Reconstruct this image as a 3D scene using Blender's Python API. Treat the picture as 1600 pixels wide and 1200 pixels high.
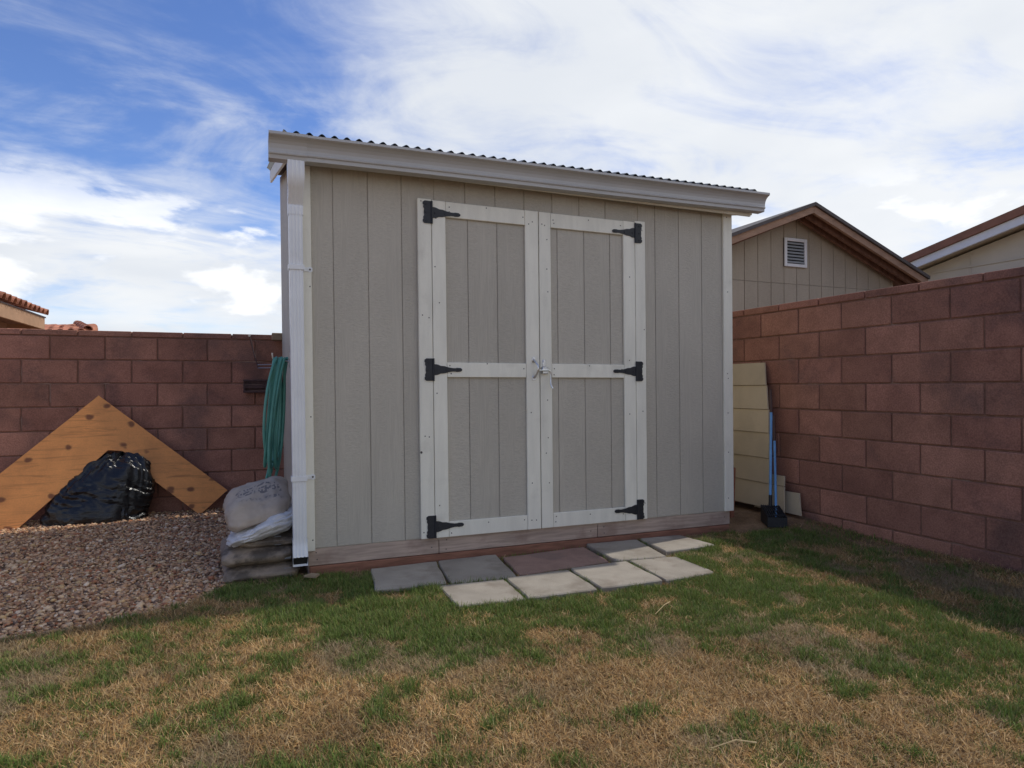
import bpy, math, random
import numpy as np
from mathutils import Vector, Matrix, noise as mnoise

for o in list(bpy.data.objects): bpy.data.objects.remove(o)
SC = bpy.context.scene
COL = SC.collection
random.seed(4); RNG = np.random.default_rng(11)
R = math.radians

# ------------------------------------------------------------------ camera
cam_d = bpy.data.cameras.new('camera'); cam = bpy.data.objects.new('camera', cam_d); COL.objects.link(cam)
cr = Vector((0.92629, -0.37681, -0.00266)); cu = Vector((0.00022, -0.00653, 0.99998)); cf = Vector((0.37682, 0.92627, 0.00597))
cam.matrix_world = Matrix(((cr.x, cu.x, -cf.x, -0.4685), (cr.y, cu.y, -cf.y, -3.9364), (cr.z, cu.z, -cf.z, 0.9225), (0, 0, 0, 1)))
cam_d.sensor_width = 36; cam_d.lens = 23.016; cam_d.clip_start = 0.05; cam_d.clip_end = 2000
SC.camera = cam

# ------------------------------------------------------------------ sky
SUN_DIR = Vector((0.517, 0.117, 0.848)).normalized()
W = bpy.data.worlds.new('World'); SC.world = W; W.use_nodes = True
nt = W.node_tree; nt.nodes.clear()
def N(tree, t, **kw):
    n = tree.nodes.new(t)
    for k, v in kw.items():
        if k == 'ins':
            for kk, vv in v.items():
                if hasattr(vv, 'is_output'): tree.links.new(vv, n.inputs[kk])
                else: n.inputs[kk].default_value = vv
        else: setattr(n, k, v)
    return n
def math_n(tree, op, a, b=0.0, c=None, clamp=False):
    d = {0: a, 1: b}
    if c is not None: d[2] = c
    return N(tree, 'ShaderNodeMath', operation=op, use_clamp=clamp, ins=d).outputs[0]
def smooth(tree, v, a, b, lo=0.0, hi=1.0):
    return N(tree, 'ShaderNodeMapRange', interpolation_type='SMOOTHSTEP', ins={0: v, 1: a, 2: b, 3: lo, 4: hi}).outputs[0]
out = N(nt, 'ShaderNodeOutputWorld')
sky = N(nt, 'ShaderNodeTexSky', sky_type='NISHITA', sun_disc=False, sun_elevation=math.asin(SUN_DIR.z),
        sun_rotation=math.atan2(SUN_DIR.x, SUN_DIR.y), altitude=1500, air_density=1.0, dust_density=0.3, ozone_density=2.5)
blue = N(nt, 'ShaderNodeHueSaturation', ins={'Hue': 0.512, 'Saturation': 1.15, 'Value': 1.12, 'Color': sky.outputs[0]})
tc = N(nt, 'ShaderNodeTexCoord')
sep = N(nt, 'ShaderNodeSeparateXYZ', ins={0: tc.outputs['Generated']})
dx, dy, dz = sep.outputs
zc = math_n(nt, 'ADD', math_n(nt, 'MAXIMUM', dz, 0.0), 0.16)
px = math_n(nt, 'DIVIDE', dx, zc); py = math_n(nt, 'DIVIDE', dy, zc)
pl = N(nt, 'ShaderNodeCombineXYZ', ins={0: px, 1: py, 2: 0.0}).outputs[0]
def cl_noise(vec, scale, rot, stretch, detail, rough, dist, loc=(0, 0, 0)):
    mp = N(nt, 'ShaderNodeMapping', ins={0: vec, 1: loc, 2: (0, 0, rot), 3: stretch})
    return N(nt, 'ShaderNodeTexNoise', ins={'Vector': mp.outputs[0], 'Scale': scale, 'Detail': detail, 'Roughness': rough, 'Distortion': dist}).outputs[0]
n_big = cl_noise(pl, 0.8, R(20), (1, 1, 1), 4, 0.55, 0.3, (3.1, 1.7, 0))
n_wisp = cl_noise(pl, 1.5, R(-70), (0.8, 1.35, 1), 11, 0.60, 1.5, (2.9, 4.2, 0))
n_fine = cl_noise(pl, 3.6, R(-50), (0.8, 1.3, 1), 8, 0.62, 0.6, (7.0, 0.3, 0))
clear = math_n(nt, 'MULTIPLY', smooth(nt, dx, 0.34, 0.02), smooth(nt, dz, 0.16, 0.25))
cov = math_n(nt, 'SUBTRACT', 0.86, math_n(nt, 'MULTIPLY', clear, 0.76))
cov = math_n(nt, 'ADD', cov, math_n(nt, 'MULTIPLY', math_n(nt, 'SUBTRACT', n_big, 0.5), 1.1))
cov = math_n(nt, 'ADD', cov, math_n(nt, 'MULTIPLY', math_n(nt, 'SUBTRACT', n_wisp, 0.5), 1.7))
cov = math_n(nt, 'ADD', cov, math_n(nt, 'MULTIPLY', math_n(nt, 'SUBTRACT', n_fine, 0.5), 0.75))
cirrus = smooth(nt, cov, -0.06, 0.98, 0.0, 0.97)
# low puffy cumulus near the horizon
n_puff = N(nt, 'ShaderNodeTexNoise', ins={'Vector': N(nt, 'ShaderNodeMapping', ins={0: tc.outputs['Generated'], 1: (0.35, 0, .05), 3: (1, 1, 2.6)}).outputs[0], 'Scale': 5.2, 'Detail': 8, 'Roughness': 0.55, 'Distortion': 0.2}).outputs[0]
pband = math_n(nt, 'MULTIPLY', smooth(nt, dz, 0.30, 0.22), smooth(nt, dz, 0.03, 0.10))
puff = math_n(nt, 'MULTIPLY', smooth(nt, n_puff, 0.52, 0.60), pband)
# thin blue gap low over the roofs
gap = math_n(nt, 'MULTIPLY', smooth(nt, dz, 0.125, 0.085), smooth(nt, n_big, 0.62, 0.40))
cirrus = math_n(nt, 'MULTIPLY', cirrus, math_n(nt, 'SUBTRACT', 1.0, math_n(nt, 'MULTIPLY', gap, 0.30)))
shade = cl_noise(pl, 1.1, R(10), (1, 1, 1), 5, 0.5, 0.4, (1.2, 5.0, 0))
cloudc = N(nt, 'ShaderNodeMix', data_type='RGBA', ins={0: smooth(nt, shade, 0.35, 0.65), 6: (5.6, 5.85, 6.2, 1), 7: (6.45, 6.6, 6.75, 1)}).outputs[2]
mix1 = N(nt, 'ShaderNodeMix', data_type='RGBA', ins={0: cirrus, 6: blue.outputs[0], 7: cloudc}).outputs[2]
mix2 = N(nt, 'ShaderNodeMix', data_type='RGBA', ins={0: math_n(nt, 'MULTIPLY', puff, 0.8), 6: mix1, 7: (7.6, 7.7, 7.85, 1)}).outputs[2]
bg = N(nt, 'ShaderNodeBackground', ins={0: mix2, 1: 0.1})
nt.links.new(bg.outputs[0], out.inputs[0])

# ------------------------------------------------------------------ sun and exposure
sd = bpy.data.lights.new('sun', 'SUN'); sd.energy = 1.65; sd.angle = R(0.8); sd.color = (1.0, 0.955, 0.88)
so = bpy.data.objects.new('sun', sd); COL.objects.link(so); so.rotation_mode = 'QUATERNION'
so.rotation_quaternion = SUN_DIR.to_track_quat('Z', 'Y'); so.location = (6, 2, 9)
vs = SC.view_settings; vs.view_transform = 'Standard'; vs.look = 'None'; vs.exposure = 0.52; vs.gamma = 1.0; vs.use_curve_mapping = False
SC.render.engine = 'CYCLES'; SC.cycles.max_bounces = 6; SC.cycles.diffuse_bounces = 3; SC.render.resolution_x = 1024; SC.render.resolution_y = 768

# ------------------------------------------------------------------ materials
def mat(name, col, rough=0.8, var=0.15, scale=6.0, stretch=(1, 1, 1), bump=0.0, bscale=80.0, bstretch=(1, 1, 1), bdist=0.002,
        objrand=0.0, metal=0.0, stain=None, coord='world', spec=0.4, grime=None, speck=0.0, speck_scale=300.0, rot=(0, 0, 0)):
    m = bpy.data.materials.new(name); m.use_nodes = True; t = m.node_tree
    b = t.nodes['Principled BSDF']
    vec = N(t, 'ShaderNodeNewGeometry').outputs['Position'] if coord == 'world' else N(t, 'ShaderNodeTexCoord').outputs['Object']
    mp = N(t, 'ShaderNodeMapping', ins={0: vec, 2: rot, 3: stretch})
    ns = N(t, 'ShaderNodeTexNoise', ins={'Vector': mp.outputs[0], 'Scale': scale, 'Detail': 7, 'Roughness': 0.6, 'Distortion': 0.3})
    f = smooth(t, ns.outputs[0], 0.25, 0.75)
    lo = tuple(c * (1 - var) for c in col) + (1,); hi = tuple(min(1, c * (1 + var)) for c in col) + (1,)
    c = N(t, 'ShaderNodeMix', data_type='RGBA', ins={0: f, 6: lo, 7: hi}).outputs[2]
    if stain:   # (colour, scale, threshold lo, hi, amount)
        s = N(t, 'ShaderNodeTexNoise', ins={'Vector': vec, 'Scale': stain[1], 'Detail': 5, 'Roughness': 0.6})
        sf = smooth(t, s.outputs[0], stain[2], stain[3], 0, stain[4])
        c = N(t, 'ShaderNodeMix', data_type='RGBA', ins={0: sf, 6: c, 7: tuple(stain[0]) + (1,)}).outputs[2]
    if speck:
        s = N(t, 'ShaderNodeTexNoise', ins={'Vector': vec, 'Scale': speck_scale, 'Detail': 3, 'Roughness': 0.7})
        c = N(t, 'ShaderNodeHueSaturation', ins={'Color': c, 'Value': smooth(t, s.outputs[0], 0.3, 0.7, 1 - speck, 1 + speck)}).outputs[0]
    if objrand:
        oi = N(t, 'ShaderNodeObjectInfo')
        c = N(t, 'ShaderNodeHueSaturation', ins={'Color': c, 'Value': smooth(t, oi.outputs['Random'], 0, 1, 1 - objrand, 1 + objrand),
              'Hue': N(t, 'ShaderNodeMapRange', ins={0: math_n(t, 'FRACT', math_n(t, 'MULTIPLY', oi.outputs['Random'], 7.13)), 3: 0.5 - objrand * .018, 4: 0.5 + objrand * .018}).outputs[0]}).outputs[0]
    t.links.new(c, b.inputs['Base Color'])
    b.inputs['Roughness'].default_value = rough; b.inputs['Metallic'].default_value = metal
    b.inputs['Specular IOR Level'].default_value = spec
    if bump:
        mp2 = N(t, 'ShaderNodeMapping', ins={0: vec, 3: bstretch})
        n2 = N(t, 'ShaderNodeTexNoise', ins={'Vector': mp2.outputs[0], 'Scale': bscale, 'Detail': 6, 'Roughness': 0.65, 'Distortion': 0.5})
        bp = N(t, 'ShaderNodeBump', ins={'Strength': bump, 'Distance': bdist, 'Height': n2.outputs[0]})
        t.links.new(bp.outputs[0], b.inputs['Normal'])
    return m

def attr_mat(name, rough=0.8, transl=0.0, spec=0.3):
    m = bpy.data.materials.new(name); m.use_nodes = True; t = m.node_tree
    b = t.nodes['Principled BSDF']; a = N(t, 'ShaderNodeAttribute', attribute_name='Col')
    t.links.new(a.outputs['Color'], b.inputs['Base Color']); b.inputs['Roughness'].default_value = rough
    b.inputs['Specular IOR Level'].default_value = spec
    if transl:
        tr = N(t, 'ShaderNodeBsdfTranslucent', ins={0: a.outputs['Color']})
        mx = N(t, 'ShaderNodeMixShader', ins={0: transl, 1: b.outputs[0], 2: tr.outputs[0]})
        t.links.new(mx.outputs[0], t.nodes['Material Output'].inputs[0])
    return m

def siding_mat(name, col, ripple=1.0):
    # painted embossed wood siding: grain drawn out along the board with short cross ripples
    m = mat(name, col, rough=0.62, var=0.06, scale=1.6, stretch=(1.5, 1.5, .7), objrand=0.035, speck=0.03, speck_scale=140, spec=0.35)
    t = m.node_tree; b = t.nodes['Principled BSDF']
    g = N(t, 'ShaderNodeNewGeometry').outputs['Position']
    n1 = N(t, 'ShaderNodeTexNoise', ins={'Vector': N(t, 'ShaderNodeMapping', ins={0: g, 3: (38, 38, 115)}).outputs[0], 'Scale': 1.0, 'Detail': 4, 'Roughness': 0.6, 'Distortion': 0.6})
    n2 = N(t, 'ShaderNodeTexNoise', ins={'Vector': N(t, 'ShaderNodeMapping', ins={0: g, 3: (70, 70, 4)}).outputs[0], 'Scale': 1.0, 'Detail': 5, 'Roughness': 0.6, 'Distortion': 1.2})
    n3 = N(t, 'ShaderNodeTexNoise', ins={'Vector': N(t, 'ShaderNodeMapping', ins={0: g, 3: (9, 9, 1.1)}).outputs[0], 'Scale': 1.0, 'Detail': 2})
    msk = smooth(t, n3.outputs[0], 0.46, 0.60)
    hgt = N(t, 'ShaderNodeMix', data_type='FLOAT', ins={0: msk, 2: n1.outputs[0], 3: n2.outputs[0]}).outputs[0]
    bp = N(t, 'ShaderNodeBump', ins={'Strength': 0.65 * ripple, 'Distance': 0.006, 'Height': hgt})
    base = b.inputs['Base Color'].links[0].from_socket
    cc = N(t, 'ShaderNodeHueSaturation', ins={'Color': base, 'Value': smooth(t, hgt, 0.3, 0.7, 0.93, 1.05)})  # relief shading put into the colour: hollows darker, ridges lighter
    t.links.new(cc.outputs[0], b.inputs['Base Color'])
    t.links.new(bp.outputs[0], b.inputs['Normal'])
    return m

def plywood_mat():
    m = mat('plywood', (.74, .305, .088), rough=0.5, var=0.16, scale=3.0, stretch=(1, 1, 1), speck=0.05, speck_scale=90, spec=0.4)
    t = m.node_tree; b = t.nodes['Principled BSDF']
    g = N(t, 'ShaderNodeNewGeometry').outputs['Position']
    base = b.inputs['Base Color'].links[0].from_socket
    mp = N(t, 'ShaderNodeMapping', ins={0: g, 2: (0, R(42), 0), 3: (1.6, 1.6, 26)})
    gr = N(t, 'ShaderNodeTexNoise', ins={'Vector': mp.outputs[0], 'Scale': 1.3, 'Detail': 6, 'Roughness': 0.62, 'Distortion': 0.9})
    c = N(t, 'ShaderNodeMix', data_type='RGBA', ins={0: smooth(t, gr.outputs[0], 0.5, 0.72, 0, 0.55), 6: base, 7: (.27, .105, .03, 1)}).outputs[2]
    mv = N(t, 'ShaderNodeMapping', ins={0: g, 2: (0, R(42), 0), 3: (5.4, 5.4, 7.6)})
    nw = N(t, 'ShaderNodeTexNoise', ins={'Vector': g, 'Scale': 9, 'Detail': 3})
    vv = N(t, 'ShaderNodeVectorMath', operation='ADD', ins={0: mv.outputs[0], 1: N(t, 'ShaderNodeVectorMath', operation='SCALE', ins={0: nw.outputs['Color'], 3: 0.35}).outputs[0]})
    vo = N(t, 'ShaderNodeTexVoronoi', ins={'Vector': vv.outputs[0], 'Scale': 1.0, 'Randomness': 1.0})
    kn = smooth(t, vo.outputs['Distance'], 0.22, 0.10, 0, 0.85)
    c = N(t, 'ShaderNodeMix', data_type='RGBA', ins={0: kn, 6: c, 7: (.13, .04, .016, 1)}).outputs[2]
    t.links.new(c, b.inputs['Base Color'])
    return m

def bag_print_mat():
    # kraft bag with two worn bands of illegible grey print
    m = mat('printed_sack', (.47, .385, .30), rough=0.75, var=0.14, scale=7, bump=0.5, bscale=26, bdist=0.006, coord='object', stain=((.17, .14, .125), 4.0, 0.52, 0.75, 0.6))
    t = m.node_tree; b = t.nodes['Principled BSDF']; base = b.inputs['Base Color'].links[0].from_socket
    oc = N(t, 'ShaderNodeTexCoord').outputs['Object']; s = N(t, 'ShaderNodeSeparateXYZ', ins={0: oc})
    x, y, z = s.outputs
    br = N(t, 'ShaderNodeTexNoise', ins={'Vector': N(t, 'ShaderNodeMapping', ins={0: oc, 3: (60, 26, 1)}).outputs[0], 'Scale': 1.0, 'Detail': 1, 'Roughness': 0.4})
    let = smooth(t, br.outputs[0], 0.49, 0.53)
    def band(v, a, w): return smooth(t, math_n(t, 'ABSOLUTE', math_n(t, 'SUBTRACT', v, a)), w, w * .8)
    bd = math_n(t, 'MAXIMUM', math_n(t, 'MAXIMUM', band(y, -0.165, .022), band(y, -0.07, .038)), band(y, -0.005, .016))
    bd = math_n(t, 'MULTIPLY', bd, smooth(t, math_n(t, 'ABSOLUTE', x), .135, .125))
    bd = math_n(t, 'MULTIPLY', bd, smooth(t, z, 0.03, 0.06))
    f = math_n(t, 'MULTIPLY', math_n(t, 'MULTIPLY', let, bd), 0.75)
    c = N(t, 'ShaderNodeMix', data_type='RGBA', ins={0: f, 6: base, 7: (.11, .10, .105, 1)}).outputs[2]
    t.links.new(c, b.inputs['Base Color'])
    return m

MT = dict(
    siding=siding_mat('siding_paint', (.505, .465, .392)),
    trim=mat('trim_paint', (.84, .81, .70), rough=0.5, var=0.07, scale=2.5, stretch=(6, 6, 1), bump=0.25, bscale=30, bstretch=(6, 6, .6), bdist=0.0015, speck=0.03, objrand=0.03, stain=((.56, .53, .45), 5.0, .55, .8, .45)),
    nail=mat('nail_rust', (.10, .085, .075), rough=0.6, var=0.2),
    dark=mat('painted_gap_shade', (.02, .018, .016), rough=0.9),  # near-black colour standing in for shade in gaps and openings
    gutter=mat('gutter_enamel', (.48, .475, .465), rough=0.33, var=0.05, scale=3, spec=0.5, speck=0.02, stain=((.42, .38, .33), 4.0, .58, .8, .35)),
    spout=mat('downspout_enamel', (.80, .81, .82), rough=0.3, var=0.04, scale=4, spec=0.5, stain=((.55, .54, .52), 7.0, .6, .8, .35)),
    roof=mat('roof_metal', (.035, .04, .05), rough=0.4, var=0.2, metal=0.3),
    sill=mat('weathered_sill', (.47, .36, .29), rough=0.85, var=0.25, scale=4, stretch=(1, 4, 14), bump=0.4, bscale=20, bstretch=(.6, 3, 12), stain=((.24, .15, .115), 3.0, .5, .7, .55)),
    redwood=mat('stained_skid', (.27, .125, .08), rough=0.9, var=0.3, scale=6, stretch=(1, 4, 8), bump=0.4, bscale=30),
    soffit=mat('soffit_wood', (.12, .065, .045), rough=0.85, var=0.25, scale=5),
    iron=mat('black_iron', (.016, .018, .024), rough=0.5, var=0.2, scale=30, bump=0.2, bscale=200, spec=0.5),
    zinc=mat('zinc', (.62, .63, .65), rough=0.28, var=0.1, metal=1.0, scale=40),
    block=mat('block_red', (.355, .170, .120), rough=0.92, var=0.18, scale=5, objrand=0.15, bump=0.8, bscale=240, bdist=0.002, speck=0.22, speck_scale=110, stain=((.155, .092, .078), 2.0, .48, .68, .7), spec=0.2),
    mortar=mat('mortar', (.23, .125, .09), rough=0.95, var=0.2, scale=20, bump=0.5, bscale=150, spec=0.2, stain=((.42, .30, .24), 4, .55, .72, .7)),
    paver=mat('paver_grey', (.355, .315, .26), rough=0.92, var=0.13, scale=5, objrand=0.07, bump=0.5, bscale=160, bdist=0.002, speck=0.10, speck_scale=260, stain=((.22, .18, .14), 4.2, .47, .68, .65), spec=0.2),
    paver_red=mat('paver_red', (.31, .20, .16), rough=0.92, var=0.14, scale=7, bump=0.5, bscale=160, speck=0.14, speck_scale=260, spec=0.2, stain=((.20, .15, .13), 5, .5, .7, .5)),
    soil=mat('lawn_soil', (.24, .155, .085), rough=0.97, var=0.35, scale=7, bump=0.8, bscale=60, bdist=0.01, speck=0.25, speck_scale=120, spec=0.1),
    ground=mat('far_ground', (.28, .19, .13), rough=0.97, var=0.25, scale=0.8, spec=0.1),
    gbase=mat('gravel_base', (.27, .18, .13), rough=0.97, var=0.35, scale=30, bump=0.8, bscale=70, bdist=0.015, speck=0.4, speck_scale=70, spec=0.1),
    hose=mat('hose_green', (.12, .36, .28), rough=0.42, var=0.12, scale=12, spec=0.4),
    plastic_black=mat('black_plastic', (.008, .008, .009), rough=0.24, var=0.2, scale=10, bump=0.5, bscale=9, bstretch=(1, 1, 6), bdist=0.008, spec=0.5),
    sack_dark=mat('sack_grey', (.29, .225, .165), rough=0.55, var=0.25, scale=9, bump=0.6, bscale=30, bdist=0.008, stain=((.07, .055, .042), 6.0, .45, .62, .85)),
    sack_white=mat('sack_white', (.64, .62, .60), rough=0.5, var=0.14, scale=8, bump=0.5, bscale=28, bdist=0.006, stain=((.30, .26, .23), 5, .55, .75, .5)),
    tag=mat('sack_tag', (.33, .34, .34), rough=0.6, var=0.1),
    panel=mat('lap_panel', (.55, .45, .30), rough=0.75, var=0.10, scale=3, bump=0.45, bscale=24, bstretch=(1, 1, 5), bdist=0.003, objrand=0.05, speck=0.04),
    blue=mat('blue_handle', (.16, .38, .70), rough=0.4, var=0.1, scale=20),
    grip=mat('brown_grip', (.09, .05, .04), rough=0.6, var=0.2),
    black=mat('matt_black', (.02, .02, .022), rough=0.55, var=0.25, scale=30),
    rust=mat('rusty_steel', (.075, .042, .04), rough=0.65, var=0.3, scale=30, metal=0.2),
    stake=mat('red_stake', (.28, .11, .06), rough=0.8, var=0.3, scale=20),
    raw=mat('raw_timber', (.30, .22, .14), rough=0.85, var=0.2, scale=20, stretch=(1, 1, 8)),
    nsiding=siding_mat('neighbour_siding', (.43, .37, .285), .4),
    nroof=mat('neighbour_roof', (.10, .085, .08), rough=0.7, var=0.15),
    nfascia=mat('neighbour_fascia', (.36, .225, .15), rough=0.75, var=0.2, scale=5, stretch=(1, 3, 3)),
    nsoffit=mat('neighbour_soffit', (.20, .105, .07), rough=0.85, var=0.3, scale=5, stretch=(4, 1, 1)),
    white=mat('white_paint', (.78, .78, .78), rough=0.45, var=0.05),
    cream=mat('cream_wall', (.60, .54, .43), rough=0.8, var=0.05, scale=3, speck=0.03),
    broof=mat('brown_roof', (.27, .12, .07), rough=0.7, var=0.15),
    tile=mat('clay_tile', (.42, .165, .095), rough=0.8, var=0.22, scale=5, objrand=0.22, speck=0.1, speck_scale=40),
    stucco=mat('stucco', (.33, .19, .125), rough=0.9, var=0.12, scale=4),
    tfascia=mat('house_fascia', (.42, .25, .15), rough=0.8, var=0.12, scale=4),
    ply=plywood_mat(), print=bag_print_mat(),
    grass=attr_mat('grass_blades', 0.6, 0.25), stones=attr_mat('gravel_stones', 0.85),
    straw=mat('dry_straw', (.48, .36, .19), rough=0.8, var=0.2, scale=30),
)

# ------------------------------------------------------------------ object helpers
WP = {}
def link(o, parent, pos):
    pos = Vector(pos); COL.objects.link(o); WP[o.name] = pos
    if parent is not None:
        o.parent = parent; o.location = pos - WP[parent.name]
    else: o.location = pos
    return o
def tag(o, label=None, cat=None, group=None, kind=None):
    for k, v in (('label', label), ('category', cat), ('group', group), ('kind', kind)):
        if v: o[k] = v
    return o
def thing(name, pos, label, cat, group=None):
    return tag(link(bpy.data.objects.new(name, None), None, pos), label, cat, group)

class MB:
    def __init__(s, warp=None): s.v = []; s.f = []; s.mi = []; s.warp = warp
    def add(s, vs, fs, mi=0):
        b = len(s.v); s.v += [tuple(p) for p in vs]; s.f += [tuple(i + b for i in f) for f in fs]; s.mi += [mi] * len(fs); return s
    def box(s, a, b, bev=0.0, mi=0):
        x0, y0, z0 = (min(a[i], b[i]) for i in range(3)); x1, y1, z1 = (max(a[i], b[i]) for i in range(3))
        if not bev:
            return s.add([(x0,y0,z0),(x1,y0,z0),(x1,y1,z0),(x0,y1,z0),(x0,y0,z1),(x1,y0,z1),(x1,y1,z1),(x0,y1,z1)],
                         [(0,3,2,1),(4,5,6,7),(0,1,5,4),(1,2,6,5),(2,3,7,6),(3,0,4,7)], mi)
        vs, fs, idx = [], [], {}
        lo = (x0, y0, z0); hi = (x1, y1, z1)
        for c in range(8):
            sg = [(c >> k) & 1 for k in range(3)]
            for ax in range(3):
                p = [hi[k] if sg[k] else lo[k] for k in range(3)]
                for k in range(3):
                    if k != ax: p[k] += -bev if sg[k] else bev
                idx[(c, ax)] = len(vs); vs.append(tuple(p))
        for ax in range(3):
            o1, o2 = [k for k in range(3) if k != ax]
            for sgn in (0, 1):
                cs = [(sgn << ax) | (a_ << o1) | (b_ << o2) for a_, b_ in ((0,0),(1,0),(1,1),(0,1))]
                fs.append(tuple(idx[(c, ax)] for c in cs))
            for a_ in (0, 1):
                for b_ in (0, 1):
                    c0 = (a_ << o1) | (b_ << o2); c1 = c0 | (1 << ax)
                    fs.append((idx[(c0, o1)], idx[(c1, o1)], idx[(c1, o2)], idx[(c0, o2)]))
        for c in range(8): fs.append(tuple(idx[(c, ax)] for ax in range(3)))
        return s.add(vs, fs, mi)
    def prism(s, poly, d, mi=0):      # poly: list of 3-D points, extruded by vector d
        n = len(poly); d = Vector(d)
        vs = [tuple(p) for p in poly] + [tuple(Vector(p) + d) for p in poly]
        fs = [tuple(range(n)), tuple(range(2 * n - 1, n - 1, -1))] + [(i, i + n, (i + 1) % n + n, (i + 1) % n) for i in range(n)]
        return s.add(vs, fs, mi)
    def tube(s, pts, r, seg=10, mi=0, cap=True, rs=None):
        pts = [Vector(p) for p in pts]; n = len(pts); rings = []
        t0 = (pts[1] - pts[0]).normalized(); up = Vector((0, 0, 1)) if abs(t0.z) < .9 else Vector((1, 0, 0))
        nrm = t0.cross(up).normalized()
        for i, p in enumerate(pts):
            t = (pts[min(i + 1, n - 1)] - pts[max(i - 1, 0)]).normalized()
            nrm = (nrm - t * nrm.dot(t)).normalized(); bn = t.cross(nrm); rr = rs[i] if rs else r
            rings.append([p + (nrm * math.cos(a) + bn * math.sin(a)) * rr for a in (2 * math.pi * k / seg for k in range(seg))])
        vs = [tuple(v) for rg in rings for v in rg]; fs = []
        for i in range(n - 1):
            for k in range(seg):
                fs.append((i*seg+k, i*seg+(k+1) % seg, (i+1)*seg+(k+1) % seg, (i+1)*seg+k))
        if cap: fs += [tuple(range(seg - 1, -1, -1)), tuple((n-1)*seg + k for k in range(seg))]
        return s.add(vs, fs, mi)
    def mesh(s, name, mats, org=(0, 0, 0), sm=False):
        v = np.array(s.v, dtype=float)
        if s.warp is not None: v = s.warp(v)
        v = v - np.array(org)
        me = bpy.data.meshes.new(name); me.from_pydata(v.tolist(), [], s.f)
        for m in (mats if isinstance(mats, (list, tuple)) else [mats]): me.materials.append(MT[m])
        me.polygons.foreach_set('material_index', s.mi)
        import bmesh
        bm = bmesh.new(); bm.from_mesh(me); bmesh.ops.recalc_face_normals(bm, faces=bm.faces); bm.to_mesh(me); bm.free()
        if sm:
            me.polygons.foreach_set('use_smooth', [True] * len(me.polygons))
            try: me.set_sharp_from_angle(angle=R(40))
            except Exception: pass
        me.update(); return me
    def build(s, name, mats, parent=None, org=None, sm=False):
        if org is None:
            a = np.array(s.v); org = (*(a[:, :2].min(0) + a[:, :2].max(0)) / 2, a[:, 2].min())
        return link(bpy.data.objects.new(name, s.mesh(name, mats, org, sm)), parent, org)

def np_mesh(name, V, F, mat_key, colors=None, smooth_=False):
    me = bpy.data.meshes.new(name); nv, nf, k = len(V), len(F), F.shape[1]
    me.vertices.add(nv); me.vertices.foreach_set('co', V.astype(np.float32).ravel())
    me.loops.add(nf * k); me.loops.foreach_set('vertex_index', F.astype(np.int32).ravel())
    me.polygons.add(nf); me.polygons.foreach_set('loop_start', np.arange(0, nf * k, k, dtype=np.int32))
    try: me.polygons.foreach_set('loop_total', np.full(nf, k, dtype=np.int32))
    except Exception: pass
    if smooth_: me.polygons.foreach_set('use_smooth', np.ones(nf, dtype=bool))
    me.update(calc_edges=True)
    if colors is not None:
        a = me.color_attributes.new('Col', 'FLOAT_COLOR', 'POINT')
        a.data.foreach_set('color', np.concatenate([colors, np.ones((nv, 1))], 1).astype(np.float32).ravel())
    me.materials.append(MT[mat_key]); return me

def vnoise(x, y, sc, seed):
    r = np.random.default_rng(seed).random((256, 256)); x = x * sc + 100.3; y = y * sc + 57.7
    xi = np.floor(x).astype(int); yi = np.floor(y).astype(int); fx = x - xi; fy = y - yi
    fx = fx * fx * (3 - 2 * fx); fy = fy * fy * (3 - 2 * fy); g = lambda i, j: r[i % 256, j % 256]
    return (g(xi, yi) * (1 - fx) + g(xi + 1, yi) * fx) * (1 - fy) + (g(xi, yi + 1) * (1 - fx) + g(xi + 1, yi + 1) * fx) * fy
def fbm(x, y, sc, seed): return (vnoise(x, y, sc, seed) * .55 + vnoise(x, y, sc * 2.1, seed + 1) * .3 + vnoise(x, y, sc * 4.3, seed + 2) * .15)

# ------------------------------------------------------------------ ground
def lawn_h(x, y):
    x = np.asarray(x, float); y = np.asarray(y, float)
    return (-.163 + .05 * np.exp(-((x - 3.6) / .55) ** 2 - ((y - .35) / .6) ** 2) + .022 * (fbm(x, y, 1.3, 5) - .5)
            + .010 * (fbm(x, y, 6, 9) - .5) + .01 * np.exp(-((x - 3.65) / .25) ** 2))
def gravel_h(x, y):
    x = np.asarray(x, float); y = np.asarray(y, float)
    return -.188 + .03 * (fbm(x, y, 1.6, 21) - .5) + .01 * np.clip((.2 - y), 0, 1)
def sheet(name, x0, x1, y0, y1, nx, ny, hf, m, keep=None):
    X, Y = np.meshgrid(np.linspace(x0, x1, nx), np.linspace(y0, y1, ny)); Z = hf(X, Y)
    V = np.stack([X.ravel(), Y.ravel(), Z.ravel()], 1); i = np.arange((nx - 1) * (ny - 1)); r, c = i // (nx - 1), i % (nx - 1)
    a = r * nx + c; F = np.stack([a, a + 1, a + nx + 1, a + nx], 1)
    if keep is not None:
        cen = V[F].mean(1); F = F[keep(cen[:, 0], cen[:, 1])]
    return tag(link(bpy.data.objects.new(name, np_mesh(name, V, F, m, smooth_=True)), None, (0, 0, 0)), kind='structure')
GE = np.array([(-9, -.62), (-3, -.56), (-2, -.51), (-1.447, -.492), (-1.217, -.483), (-.98, -.406), (-.774, -.295), (-.637, -.132), (-.531, .008), (-.42, .06), (-.2, .05)])
def edge_y(x): return np.interp(x, GE[:, 0], GE[:, 1])
g = MB(); g.add([(-250, -250, -.24), (250, -250, -.24), (250, 250, -.24), (-250, 250, -.24)], [(0, 1, 2, 3)])
tag(g.build('ground', 'ground', None, (0, 0, -.24)), kind='structure')
sheet('lawn', -6, 3.72, -8, 2.75, 200, 220, lawn_h, 'soil', lambda x, y: (y < edge_y(x) + .03) | (x > -.24))
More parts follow.
